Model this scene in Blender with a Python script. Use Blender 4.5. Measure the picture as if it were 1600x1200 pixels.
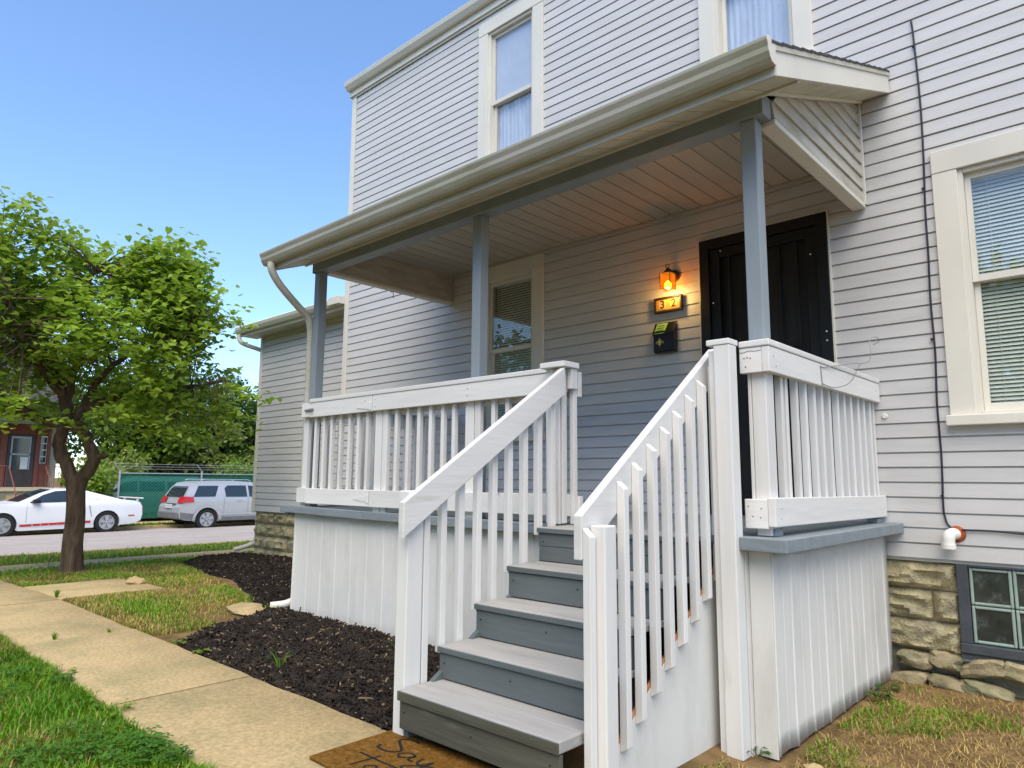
import bpy, bmesh, math, random
from mathutils import Vector, Matrix, noise
R = math.radians
random.seed(7)
for o in list(bpy.data.objects): bpy.data.objects.remove(o)
scn = bpy.context.scene
COL = scn.collection

# ------------------------------------------------------------------ camera
cam = bpy.data.cameras.new('camera'); camo = bpy.data.objects.new('camera', cam); COL.objects.link(camo)
cam.sensor_width = 36; cam.lens = 24.53; cam.clip_start = 0.05; cam.clip_end = 2000
FW = Vector((-0.67185, 0.72819, 0.13553)); RT = Vector((0.73557, 0.67741, 0.00672)); UP = Vector((0.08692, -0.1042, 0.99075))
m = Matrix((RT, UP, -FW)).transposed().to_4x4(); m.translation = (1.8984, -5.434, 1.228)
camo.matrix_world = m
scn.camera = camo
# ------------------------------------------------------------------ world + sun
SUN_EL, SUN_AZ = R(58), R(141)          # azimuth clockwise from +Y
w = bpy.data.worlds.new('World'); scn.world = w; w.use_nodes = True
nt = w.node_tree; nt.nodes.clear()
sky = nt.nodes.new('ShaderNodeTexSky'); sky.sky_type = 'NISHITA'; sky.sun_disc = False
sky.sun_elevation = SUN_EL; sky.sun_rotation = SUN_AZ; sky.air_density = 1.0; sky.dust_density = 0.4; sky.ozone_density = 6.0
bg = nt.nodes.new('ShaderNodeBackground'); bg.inputs[1].default_value = 0.15
wo = nt.nodes.new('ShaderNodeOutputWorld')
nt.links.new(sky.outputs[0], bg.inputs[0]); nt.links.new(bg.outputs[0], wo.inputs[0])
sd = bpy.data.lights.new('sun', 'SUN'); sd.energy = 2.3; sd.angle = R(60); sd.color = (1, .90, .72)
so = bpy.data.objects.new('sun', sd); COL.objects.link(so)
sv = Vector((math.sin(SUN_AZ)*math.cos(SUN_EL), math.cos(SUN_AZ)*math.cos(SUN_EL), math.sin(SUN_EL)))
so.rotation_euler = sv.to_track_quat('Z', 'Y').to_euler(); so.location = (8, -12, 20)
scn.view_settings.view_transform = 'Standard'; scn.view_settings.look = 'None'
scn.view_settings.exposure = 1.02; scn.view_settings.gamma = 1
scn.render.engine = 'CYCLES'

# ------------------------------------------------------------------ materials
def mat(name, col, rough=.6, var=.08, scale=5., bump=0., bscale=60., stretch=(1, 1, 1), spec=.3, metal=0.,
        col2=None, thr=.62, soft=.12, scale2=3., rnd=.05, emis=None, estr=0., transl=0., sheen_top=None):
    M = bpy.data.materials.new(name); M.use_nodes = True
    N = M.node_tree.nodes; L = M.node_tree.links
    b = N['Principled BSDF']
    b.inputs['Roughness'].default_value = rough; b.inputs['Metallic'].default_value = metal
    b.inputs['Specular IOR Level'].default_value = spec
    tc = N.new('ShaderNodeTexCoord'); oi = N.new('ShaderNodeObjectInfo')
    ad = N.new('ShaderNodeVectorMath'); ad.operation = 'MULTIPLY_ADD'
    cmb = N.new('ShaderNodeCombineXYZ'); L.new(oi.outputs['Random'], cmb.inputs[0]); L.new(oi.outputs['Random'], cmb.inputs[1])
    L.new(cmb.outputs[0], ad.inputs[0]); ad.inputs[1].default_value = (37, 53, 0); L.new(tc.outputs['Object'], ad.inputs[2])
    mp = N.new('ShaderNodeMapping'); mp.inputs['Scale'].default_value = stretch; L.new(ad.outputs[0], mp.inputs[0])
    n1 = N.new('ShaderNodeTexNoise'); n1.inputs['Scale'].default_value = scale; n1.inputs['Detail'].default_value = 6; L.new(mp.outputs[0], n1.inputs['Vector'])
    # brightness variation
    mr = N.new('ShaderNodeMapRange'); mr.inputs[1].default_value = .3; mr.inputs[2].default_value = .7
    mr.inputs[3].default_value = 1-var; mr.inputs[4].default_value = 1+var; L.new(n1.outputs[0], mr.inputs[0])
    rr = N.new('ShaderNodeMapRange'); rr.inputs[3].default_value = 1-rnd; rr.inputs[4].default_value = 1+rnd; L.new(oi.outputs['Random'], rr.inputs[0])
    mu = N.new('ShaderNodeMath'); mu.operation = 'MULTIPLY'; L.new(mr.outputs[0], mu.inputs[0]); L.new(rr.outputs[0], mu.inputs[1])
    base = N.new('ShaderNodeRGB'); base.outputs[0].default_value = (*col, 1)
    src = base.outputs[0]
    if col2 is not None:
        n2 = N.new('ShaderNodeTexNoise'); n2.inputs['Scale'].default_value = scale2; n2.inputs['Detail'].default_value = 8; n2.inputs['Roughness'].default_value = .65
        L.new(mp.outputs[0], n2.inputs['Vector'])
        m2 = N.new('ShaderNodeMapRange'); m2.inputs[1].default_value = thr-soft; m2.inputs[2].default_value = thr+soft; L.new(n2.outputs[0], m2.inputs[0])
        mx = N.new('ShaderNodeMix'); mx.data_type = 'RGBA'; L.new(m2.outputs[0], mx.inputs[0]); L.new(src, mx.inputs[6]); mx.inputs[7].default_value = (*col2, 1)
        src = mx.outputs[2]
    vm = N.new('ShaderNodeVectorMath'); vm.operation = 'SCALE'; L.new(src, vm.inputs[0]); L.new(mu.outputs[0], vm.inputs['Scale'])
    L.new(vm.outputs[0], b.inputs['Base Color'])
    if bump:
        n3 = N.new('ShaderNodeTexNoise'); n3.inputs['Scale'].default_value = bscale; n3.inputs['Detail'].default_value = 5; L.new(mp.outputs[0], n3.inputs['Vector'])
        bp = N.new('ShaderNodeBump'); bp.inputs['Strength'].default_value = bump; bp.inputs['Distance'].default_value = .02; L.new(n3.outputs[0], bp.inputs['Height']); L.new(bp.outputs[0], b.inputs['Normal'])
    if emis: b.inputs['Emission Color'].default_value = (*emis, 1); b.inputs['Emission Strength'].default_value = estr
    if transl:
        tr = N.new('ShaderNodeBsdfTranslucent'); L.new(vm.outputs[0], tr.inputs[0])
        ms = N.new('ShaderNodeMixShader'); ms.inputs[0].default_value = transl
        L.new(b.outputs[0], ms.inputs[1]); L.new(tr.outputs[0], ms.inputs[2]); L.new(ms.outputs[0], N['Material Output'].inputs[0])
    return M
def glassmat(name, tint, refl, rough=.02, dirt=0.):
    M = bpy.data.materials.new(name); M.use_nodes = True; N = M.node_tree.nodes; L = M.node_tree.links; N.clear()
    out = N.new('ShaderNodeOutputMaterial'); t = N.new('ShaderNodeBsdfTransparent'); t.inputs[0].default_value = (*tint, 1)
    g = N.new('ShaderNodeBsdfGlossy'); g.inputs['Roughness'].default_value = rough
    lw = N.new('ShaderNodeLayerWeight'); lw.inputs[0].default_value = .5; fr = N.new('ShaderNodeMath'); fr.operation = 'POWER'; fr.inputs[1].default_value = 5; L.new(lw.outputs['Facing'], fr.inputs[0])
    a = N.new('ShaderNodeMath'); a.operation = 'ADD'; a.inputs[1].default_value = refl; a.use_clamp = True; L.new(fr.outputs[0], a.inputs[0])
    ms = N.new('ShaderNodeMixShader'); L.new(a.outputs[0], ms.inputs[0]); L.new(t.outputs[0], ms.inputs[1]); L.new(g.outputs[0], ms.inputs[2])
    src = ms.outputs[0]
    if dirt:
        d = N.new('ShaderNodeBsdfDiffuse'); d.inputs[0].default_value = (.5, .53, .5, 1); m3 = N.new('ShaderNodeMixShader')
        n = N.new('ShaderNodeTexNoise'); n.inputs['Scale'].default_value = 9; n.inputs['Detail'].default_value = 6
        r_ = N.new('ShaderNodeMapRange'); r_.inputs[1].default_value = .4; r_.inputs[2].default_value = .8; r_.inputs[4].default_value = dirt
        L.new(n.outputs[0], r_.inputs[0]); L.new(r_.outputs[0], m3.inputs[0]); L.new(src, m3.inputs[1]); L.new(d.outputs[0], m3.inputs[2]); src = m3.outputs[0]
    L.new(src, out.inputs[0]); return M

SIDING = mat('vinyl_siding', (.56, .545, .53), .5, .05, 2.5, .03, 30, (1, 1, 8), .35, col2=(.47, .45, .42), thr=.68, scale2=1.6, rnd=.025)
TRIM = mat('cream_trim', (.68, .645, .56), .5, .05, 3, .05, 50, (1, 1, .4), .3, col2=(.52, .49, .38), thr=.72, scale2=3)
WHITE = mat('white_wood_paint', (.70, .68, .65), .55, .07, 6, .12, 30, (1, 1, .12), .3, col2=(.54, .51, .46), thr=.69, soft=.06, scale2=9)
WHITEH = mat('white_board_paint', (.70, .68, .65), .55, .07, 6, .12, 30, (.12, .12, 1), .3, col2=(.54, .51, .46), thr=.69, soft=.06, scale2=9)
SKIRT = mat('white_painted_metal', (.67, .65, .61), .5, .06, 3, .06, 20, (1, 1, .4), .3, col2=(.52, .50, .47), thr=.62, scale2=2.2)
BLUEGREY = mat('blue_grey_paint', (.245, .28, .30), .5, .07, 7, .12, 50, (1, 1, .2), .35)
DECKGREY = mat('deck_grey_paint', (.215, .245, .265), .55, .10, 8, .2, 40, (.2, 1, 1), .3, col2=(.36, .36, .35), thr=.72, scale2=7)
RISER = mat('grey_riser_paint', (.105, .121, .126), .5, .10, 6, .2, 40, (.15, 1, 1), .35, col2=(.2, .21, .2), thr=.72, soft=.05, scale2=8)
TREAD = mat('worn_skylit_tread_paint', (.36, .345, .325), .55, .10, 5, .2, 40, (.15, 1, 1), .35, col2=(.25, .245, .24), thr=.66, scale2=6)  # sky light on the tops plus wear put into a paler grey than risers
CEIL = mat('porch_ceiling_vinyl', (.44, .41, .35), .5, .06, 4, 0, 30, (1, .3, 1), .3)
SOFFIT = mat('soffit_cream', (.56, .53, .42), .5, .1, 4, .05, 30, (1, 1, 1), .3, col2=(.34, .33, .2), thr=.62, scale2=5)
GUTTER = mat('gutter_metal', (.50, .48, .41), .4, .08, 3, .03, 20, (.5, 1, 3), .4, col2=(.32, .32, .21), thr=.56, soft=.15, scale2=3)
SHINGLE = mat('asphalt_shingle', (.07, .06, .06), .9, .3, 30, .5, 120)
BLACK = mat('black_door_metal', (.007, .007, .008), .35, .2, 5, 0, 30, spec=.4)
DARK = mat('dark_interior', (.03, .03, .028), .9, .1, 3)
DOORIN = mat('dark_door_panel', (.013, .0125, .012), .45, .2, 3, .1, 30, (3, 1, .3), .4)
GLASS = glassmat('window_glass', (.95, .97, .95), .08, .01, .05)
GLASSUP = glassmat('reflective_window_glass', (.93, .95, .97), .12, .02, .04)
BLIND = mat('white_blind', (.80, .82, .78), .5, .04, 5)
CURTAIN = mat('sheer_curtain', (.78, .80, .84), .8, .12, 9, .3, 20, (1, 1, .3), .1)
SKYREFL = mat('sky_reflection_white', (.80, .82, .86), .7, .06, 3)  # pale tone of reflected sky put into the colour
BLOCK = mat('rock_face_block', (.42, .36, .215), .9, .2, 22, .9, 70, spec=.15, col2=(.22, .20, .15), thr=.62, soft=.1, scale2=4, rnd=.10)
RUBBLE = mat('rubble_stone', (.32, .26, .155), .9, .2, 8, .6, 30, spec=.15, col2=(.15, .15, .09), thr=.55, scale2=6, rnd=.2)
MORTAR = mat('mortar', (.25, .225, .165), .95, .15, 12, .5, 60, spec=.1)
GLASSBLOCK = mat('glass_block_rim', (.30, .38, .33), .15, .15, 8, .1, 20, spec=.6)
GBIN = mat('glass_block_face', (.035, .042, .04), .12, .5, 7, .2, 9, spec=.7, col2=(.16, .18, .16), thr=.66, scale2=9)
SLATE = mat('dark_grey_frame_paint', (.06, .066, .075), .5, .15, 8, .2, 40, spec=.35)
CONC = mat('walk_concrete', (.48, .355, .185), .9, .2, 45, .5, 160, spec=.15, col2=(.32, .265, .13), thr=.58, soft=.14, scale2=1.7)
ASPH = mat('pale_asphalt', (.40, .345, .305), .9, .08, 4, .2, 90, spec=.15, col2=(.33, .285, .255), thr=.6, scale2=.4)
SOIL = mat('lawn_soil', (.20, .13, .062), .95, .25, 9, .5, 60, spec=.05, col2=(.12, .08, .036), thr=.52, soft=.1, scale2=2.3)
MULCH = mat('dark_mulch', (.022, .017, .014), .9, .5, 25, .8, 60, spec=.1)
CHIP = mat('mulch_chip', (.024, .019, .016), .85, .5, 20, spec=.12, rnd=.3, col2=(.06, .042, .028), thr=.64, scale2=9)
BARK = mat('tree_bark', (.115, .08, .055), .9, .4, 16, 1.0, 30, (1, 1, .22), .1, col2=(.19, .13, .09), thr=.6, scale2=10)
RAW = mat('raw_orange_wood', (.42, .19, .08), .8, .2, 9)
PVC = mat('white_pvc', (.75, .74, .68), .35, .03, 4)
FOAM = mat('orange_foam', (.36, .075, .018), .9, .3, 30, .5, 60)
CABLE = mat('black_cable', (.02, .02, .035), .5)
WIRE = mat('galvanised_wire', (.33, .32, .31), .4, .1, 9, metal=.6)
def leafmat(name, a, b, tr=.35):
    M = mat(name, a, .5, .25, 1.2, 0, 30, spec=.35, col2=b, thr=.5, soft=.16, scale2=1.6, transl=tr, rnd=.12); return M
LEAF = leafmat('redbud_leaf', (.22, .36, .03), (.34, .46, .06), .5)
LEAFD = leafmat('dark_leaf', (.045, .10, .018), (.085, .16, .025))
LEAFM = leafmat('mid_leaf', (.15, .26, .022), (.23, .33, .045), .45)
LEAFP = leafmat('pale_leaf', (.26, .33, .07), (.33, .39, .10), .45)
GRASS = leafmat('grass_blade', (.085, .23, .007), (.17, .32, .012), .35)
GRASSY = leafmat('dry_grass_blade', (.38, .32, .07), (.25, .34, .04), .3)
DRY = leafmat('straw', (.33, .22, .065), (.42, .30, .11), .1)

# ------------------------------------------------------------------ builders
class MB:
    def __init__(s): s.v = []; s.f = []; s.m = []
    def add(s, vs, fs, mi=0):
        n = len(s.v); s.v += [tuple(q) for q in vs]; s.f += [tuple(n+i for i in q) for q in fs]; s.m += [mi]*len(fs); return s
    def box(s, x0, x1, y0, y1, z0, z1, mi=0):
        return s.add([(x0, y0, z0), (x1, y0, z0), (x1, y1, z0), (x0, y1, z0), (x0, y0, z1), (x1, y0, z1), (x1, y1, z1), (x0, y1, z1)],
                     [(0, 3, 2, 1), (4, 5, 6, 7), (0, 1, 5, 4), (1, 2, 6, 5), (2, 3, 7, 6), (3, 0, 4, 7)], mi)
    def prism(s, poly, a, b, axis='x', mi=0):
        """poly: 2-D points; extruded from a to b along axis"""
        def P(q, t): return {'x': (t, q[0], q[1]), 'y': (q[0], t, q[1]), 'z': (q[0], q[1], t)}[axis]
        n = len(poly); vs = [P(q, a) for q in poly]+[P(q, b) for q in poly]
        fs = [tuple(range(n))[::-1], tuple(range(n, 2*n))]+[(i, (i+1) % n, n+(i+1) % n, n+i) for i in range(n)]
        return s.add(vs, fs, mi)
    def tube(s, pts, rad, n=8, mi=0, cap=True):
        pts = [Vector(q) for q in pts]; rs = rad if isinstance(rad, (list, tuple)) else [rad]*len(pts)
        base = len(s.v); ref = None
        for i, q in enumerate(pts):
            d = (pts[min(i+1, len(pts)-1)]-pts[max(i-1, 0)]).normalized()
            if ref is None: ref = Vector((0, 0, 1)) if abs(d.z) < .9 else Vector((1, 0, 0))
            a = d.cross(ref).normalized(); b = a.cross(d).normalized(); ref = b
            for k in range(n):
                t = 2*math.pi*k/n; s.v.append(tuple(q+a*math.cos(t)*rs[i]+b*math.sin(t)*rs[i]))
        for i in range(len(pts)-1):
            for k in range(n):
                s.f.append((base+i*n+k, base+i*n+(k+1) % n, base+(i+1)*n+(k+1) % n, base+(i+1)*n+k)); s.m.append(mi)
        if cap:
            s.f.append(tuple(base+k for k in range(n))[::-1]); s.m.append(mi)
            s.f.append(tuple(base+(len(pts)-1)*n+k for k in range(n))); s.m.append(mi)
        return s
    def lathe(s, prof, c=(0, 0, 0), n=16, axis='z', mi=0, cap=True):
        base = len(s.v); c = Vector(c)
        for r, h in prof:
            for k in range(n):
                t = 2*math.pi*k/n; a, b = r*math.cos(t), r*math.sin(t)
                s.v.append(tuple(c+Vector({'z': (a, b, h), 'y': (a, h, b), 'x': (h, a, b)}[axis])))
        for i in range(len(prof)-1):
            for k in range(n): s.f.append((base+i*n+k, base+i*n+(k+1) % n, base+(i+1)*n+(k+1) % n, base+(i+1)*n+k)); s.m.append(mi)
        if cap:
            s.f.append(tuple(base+k for k in range(n))[::-1]); s.m.append(mi)
            s.f.append(tuple(base+(len(prof)-1)*n+k for k in range(n))); s.m.append(mi)
        return s
    def build(s, name, mats, parent=None, smooth=None, bevel=0., fix=True):
        me = bpy.data.meshes.new(name); me.from_pydata(s.v, [], s.f)
        mats = mats if isinstance(mats, (list, tuple)) else [mats]
        for q in mats: me.materials.append(q)
        if len(mats) > 1: me.polygons.foreach_set('material_index', s.m)
        if fix:
            bm = bmesh.new(); bm.from_mesh(me); bmesh.ops.recalc_face_normals(bm, faces=bm.faces); bm.to_mesh(me); bm.free()
        if smooth is not None:
            me.shade_smooth(); me.set_sharp_from_angle(angle=R(smooth))
        return link(name, me, parent, bevel)
def link(name, me, parent=None, bevel=0.):
    o = bpy.data.objects.new(name, me); COL.objects.link(o)
    if parent is not None: o.parent = parent; o.matrix_parent_inverse = Matrix.Identity(4); o.location = -wloc(parent)
    if bevel:
        b = o.modifiers.new('bevel', 'BEVEL'); b.width = bevel; b.segments = 2; b.limit_method = 'ANGLE'; b.angle_limit = R(40)
    return o
WL = {}
def wloc(o): return WL.get(o.name, Vector((0, 0, 0)))     # world location of unrotated parents
def thing(name, label, cat, loc=(0, 0, 0), group=None):
    o = bpy.data.objects.new(name, None); COL.objects.link(o); o.location = loc; WL[o.name] = Vector(loc); o.empty_display_size = .2
    return tag(o, label, cat, group)
def tag(o, label=None, cat=None, group=None, kind=None):
    if label: o['label'] = label
    if cat: o['category'] = cat
    if group: o['group'] = group
    if kind: o['kind'] = kind
    return o
def center(o):
    """move an object's origin to its mesh centre (mesh built in world coordinates)"""
    me = o.data; c = sum((v.co for v in me.vertices), Vector())/max(1, len(me.vertices))
    me.transform(Matrix.Translation(-c)); base = wloc(o.parent) if o.parent else Vector((0, 0, 0))
    o.location = c-base; WL[o.name] = c.copy(); return o
def board(name, parent, mt, x0, x1, y0, y1, z0, z1, bevel=.004, jit=0.):
    c = Vector(((x0+x1)/2, (y0+y1)/2, (z0+z1)/2))
    mb = MB().box(x0-c.x, x1-c.x, y0-c.y, y1-c.y, z0-c.z, z1-c.z)
    o = mb.build(name, mt, parent, bevel=bevel, fix=False); o.location = c-(wloc(parent) if parent else Vector()); WL[o.name] = c
    if jit: o.rotation_euler = [random.uniform(-jit, jit) for _ in range(3)]
    return o
def place(name, me, parent, loc, rot=None, bevel=0.):
    o = link(name, me, parent, bevel); o.location = Vector(loc)-(wloc(parent) if parent else Vector()); WL[o.name] = Vector(loc)
    if rot: o.rotation_euler = rot
    return o
def bezier(p0, p1, p2, n=8):
    p0, p1, p2 = Vector(p0), Vector(p1), Vector(p2)
    return [(1-t)**2*p0+2*t*(1-t)*p1+t*t*p2 for t in [i/n for i in range(n+1)]]
def smoothpath(pts, sub=4):
    pts = [Vector(q) for q in pts]; out = []
    for i in range(len(pts)-1):
        a, b, c, d = pts[max(i-1, 0)], pts[i], pts[i+1], pts[min(i+2, len(pts)-1)]
        for k in range(sub):
            t = k/sub; out.append(.5*((2*b)+(c-a)*t+(2*a-5*b+4*c-d)*t*t+(3*b-a-3*c+d)*t**3))
    out.append(pts[-1]); return out
def text_mesh(name, txt, size, mt, parent, loc, rot, depth=.001, spacing=1.):
    cu = bpy.data.curves.new(name, 'FONT'); cu.body = txt; cu.size = size; cu.extrude = depth; cu.align_x = 'CENTER'; cu.align_y = 'CENTER'; cu.space_character = spacing; cu.offset = size*.022
    tmp = bpy.data.objects.new('tmp', cu); COL.objects.link(tmp)
    me = bpy.data.meshes.new_from_object(tmp.evaluated_get(bpy.context.evaluated_depsgraph_get())); bpy.data.objects.remove(tmp)
    me.materials.clear(); me.materials.append(mt)
    return place(name, me, parent, loc, rot)

# ------------------------------------------------------------------ ground
def lerp(a, b, t): return a+(b-a)*t
PROF = [(-900, -.5), (-23.6, -.44), (-23.4, -.5), (-13.6, -.31), (-13.4, -.21), (-11.1, -.13), (-10.0, -.09), (-6.5, 0), (-.2, 0), (.4, -.07), (60, -.07)]
def gz(x, y=0):
    for (a, za), (b, zb) in zip(PROF, PROF[1:]):
        if a <= x <= b: return lerp(za, zb, (x-a)/(b-a))
    return -.06
xs = sorted(set([a for a, _ in PROF]+[-400, -150, -60, -45, -35, -28]+[-9.5+.25*i for i in range(60)]+[6, 8, 12, 20, 30, 60]))
ys = [-800, -300, -120, -60, -40, -25, -15, -10]+[-8+.25*i for i in range(38)]+[2, 4, 7, 12, 20, 35, 60, 120, 300, 900]
ys = sorted(set(ys))
vs = []; fs = []
for j, y in enumerate(ys):
    for i, x in enumerate(xs):
        near = 1 if (-9 < x < 5 and -8 < y < 1) else 0
        z = gz(x)-.02+near*.02*noise.noise(Vector((x*.9, y*.9, 0)))
        if -24 < x < -13.3: z -= .12
        vs.append((x, y, z))
nx = len(xs)
for j in range(len(ys)-1):
    for i in range(nx-1): fs.append((j*nx+i, j*nx+i+1, (j+1)*nx+i+1, (j+1)*nx+i))
g = MB().add(vs, fs).build('ground', SOIL, smooth=60, fix=False); tag(g, kind='structure')

def strip(name, x0, x1, y0, y1, mt, dz, th=.1, n=1):
    mb = MB()
    z0, z1 = gz(x0)+dz, gz(x1)+dz
    mb.add([(x0, y0, z0), (x1, y0, z1), (x1, y1, z1), (x0, y1, z0), (x0, y0, z0-th), (x1, y0, z1-th), (x1, y1, z1-th), (x0, y1, z0-th)],
           [(0, 1, 2, 3), (4, 7, 6, 5), (0, 4, 5, 1), (1, 5, 6, 2), (2, 6, 7, 3), (3, 7, 4, 0)])
    return mb.build(name, mt)
tag(strip('road', -23.4, -13.6, -60, 60, ASPH, 0), kind='structure')
sw = bpy.data.objects.new('pavement', None); COL.objects.link(sw); tag(sw, kind='structure')
for i in range(34):
    o = strip('pavement_slab', -11.1, -10.0, -26+1.5*i, -26+1.5*i+1.485, CONC, .012); o.parent = sw
sw = bpy.data.objects.new('kerb', None); COL.objects.link(sw); tag(sw, kind='structure')
for x0, x1, top in ((-13.6, -13.44, -.19), (-23.56, -23.4, -.40)):
    for i in range(12):
        y = -24+4*i; o = board('kerb_stone', sw, CONC, x0, x1, y, y+3.985, top-.25, top, .012)
sw = bpy.data.objects.new('far_pavement', None); COL.objects.link(sw); tag(sw, kind='structure')
for i in range(20):
    o = strip('pavement_slab', -25.9, -24.6, -10+1.6*i, -10+1.6*i+1.585, CONC, .03); o.parent = sw
wk = bpy.data.objects.new('walkway', None); COL.objects.link(wk); tag(wk, kind='structure')
JX = [.9, -.38, -2.33, -4.29, -6.25, -8.1, -9.97]
def slab(x0, x1, y0, y1, dz=0.018, tilt=0.):
    n = 10; mb = MB(); vs = []; fs = []
    nxs = 14
    for i in range(nxs+1):
        x = lerp(x0, x1, i/nxs)
        e0 = y0+.022*noise.noise(Vector((x*2.3, 3, 0)))+.012*noise.noise(Vector((x*9, 7, 0))); e1 = y1+.022*noise.noise(Vector((x*2.1, 9, 0)))+.012*noise.noise(Vector((x*8, 1, 0)))
        z = gz(x)+dz+tilt
        vs += [(x, e0, z-.1), (x, e0, z-.012), (x, e0+.015, z), (x, e1-.015, z), (x, e1, z-.012), (x, e1, z-.1)]
    for i in range(nxs):
        for k in range(5): fs.append((i*6+k, (i+1)*6+k, (i+1)*6+k+1, i*6+k+1))
    fs += [(0, 1, 2, 3, 4, 5), tuple(nxs*6+k for k in range(5, -1, -1))]
    o = mb.add(vs, fs).build('walk_slab', CONC, wk, smooth=40); return o
for i, (a, b) in enumerate(zip(JX, JX[1:])): slab(b+.006, a-.006, -3.995, -3.19, tilt=random.uniform(-.004, .004))
slab(-7.75, -6.35, -3.17, -2.15, dz=.008)

# ------------------------------------------------------------------ house
house = thing('house', 'two storey grey clapboard house with white trim, front porch and side extension', 'house', (-2, 2, 0))
ZS, S = .724, .1016
XL, XRT = -6.26, 4.6
XA, YA = -9.2, .30
EAVE = 6.80
OPEN = dict(right=(.903, 1.91, 1.60, 3.52), porch=(-3.66, -2.652, 1.62, 3.60), up1=(-3.657, -2.657, 4.56, 6.622), up2=(-.816, .16, 4.56, 6.622), door=(-.879, .187, .93, 3.285))
# wall core with real openings (cut a casing width inside the casing outline)
def core(x0, x1, z0, z1, y0, y1, holes):
    xsx = sorted({x0, x1, *[h[0] for h in holes], *[h[1] for h in holes]}); zsx = sorted({z0, z1, *[h[2] for h in holes], *[h[3] for h in holes]})
    mb = MB()
    for a, b in zip(xsx, xsx[1:]):
        run = None
        for c, d in zip(zsx, zsx[1:]):
            hole = any(h[0]-1e-6 <= a and b <= h[1]+1e-6 and h[2]-1e-6 <= c and d <= h[3]+1e-6 for h in holes)
            if not hole: mb.box(a, b, y0, y1, c, d)
    return mb
holes = [(a+.1, b-.1, c+.08, d-.1) for k, (a, b, c, d) in OPEN.items()]
core(XL, XRT, .70, EAVE, .002, .16, holes).build('wall', SIDING, house)
mb = MB().box(XL, XL+.15, .165, 7, .70, EAVE).box(XRT-.15, XRT, .165, 7, .70, EAVE).box(XL, XRT, 7.0, 7.15, .7, EAVE)
mb.build('wall', SIDING, house)
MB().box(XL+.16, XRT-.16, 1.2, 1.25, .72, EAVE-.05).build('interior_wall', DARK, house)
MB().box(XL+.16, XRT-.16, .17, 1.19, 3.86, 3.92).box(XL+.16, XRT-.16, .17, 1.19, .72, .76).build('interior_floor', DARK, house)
mb = MB().box(XA, XL-.003, YA+.002, YA+.15, .68, 3.62).box(XA, XA+.15, YA+.152, 5, .68, 3.62)
mb.build('extension_wall', SIDING, house)

def plank(x0, x1, za, zb, z0, y0=0., parent=house):
    """vinyl course from z0; clipped to [za, zb]"""
    G = .0115
    def yf(z): return lerp(-.020, -.014, (z-z0)/S)
    zf = min(zb, z0+S-G)
    if za >= zf: poly = [(-.003, za), (-.001, za), (-.001, zb), (-.003, zb)]
    elif zb > zf+1e-6: poly = [(yf(za), za), (-.001, za), (-.001, zb), (-.003, zb), (-.003, zf), (yf(zf), zf)]
    else: poly = [(yf(za), za), (-.001, za), (-.001, zb), (yf(zb), zb)]
    poly = [(y+y0, z) for y, z in poly]
    return center(MB().prism(poly, x0, x1, 'x').build('siding_plank', SIDING, parent))
zc = ZS; k = 0
while zc < EAVE-.02:
    z1 = min(zc+S, EAVE)
    # x breakpoints from openings touching this course
    segs = [(XL+.075, XRT-.08, zc, z1)]
    for nm, (a, b, c, d) in OPEN.items():
        a2, b2, c2, d2 = a+.012, b-.012, c+.012, d-.012
        new = []
        for (x0, x1, p, q) in segs:
            if a2 >= x1 or b2 <= x0 or c2 >= q or d2 <= p: new.append((x0, x1, p, q)); continue
            if x0 < a2: new.append((x0, a2, p, q))
            if b2 < x1: new.append((b2, x1, p, q))
            if p < c2: new.append((a2, b2, p, c2))
            if q > d2: new.append((a2, b2, d2, q))
        segs = new
    rs_ = random.Random(k*13+5)
    for (x0, x1, p, q) in segs:
        if q-p <= .008: continue
        if x1-x0 > 3.0 and q-p > .05 and rs_.random() < .8:
            xm = lerp(x0, x1, rs_.uniform(.25, .75)); plank(x0, xm, p, q, zc); plank(xm+.0006, x1, p, q, zc, -.0016)
        else: plank(x0, x1, p, q, zc)
    zc += S; k += 1
zc = .69
while zc < 3.60:
    plank(XA+.07, XL-.004, zc, min(zc+S, 3.62), zc, YA); zc += S
# corner trims
mb = MB().box(XL-.008, XL+.07, -.034, -.0, .70, EAVE)
mb.build('corner_trim', TRIM, house, bevel=.004)
MB().box(XL-.03, XL-.0085, -.030, .29, .70, EAVE).build('corner_trim', TRIM, house, bevel=.004)
MB().box(XA-.012, XA+.07, YA-.034, YA, .66, 3.62).build('corner_trim', TRIM, house, bevel=.004)
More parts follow.
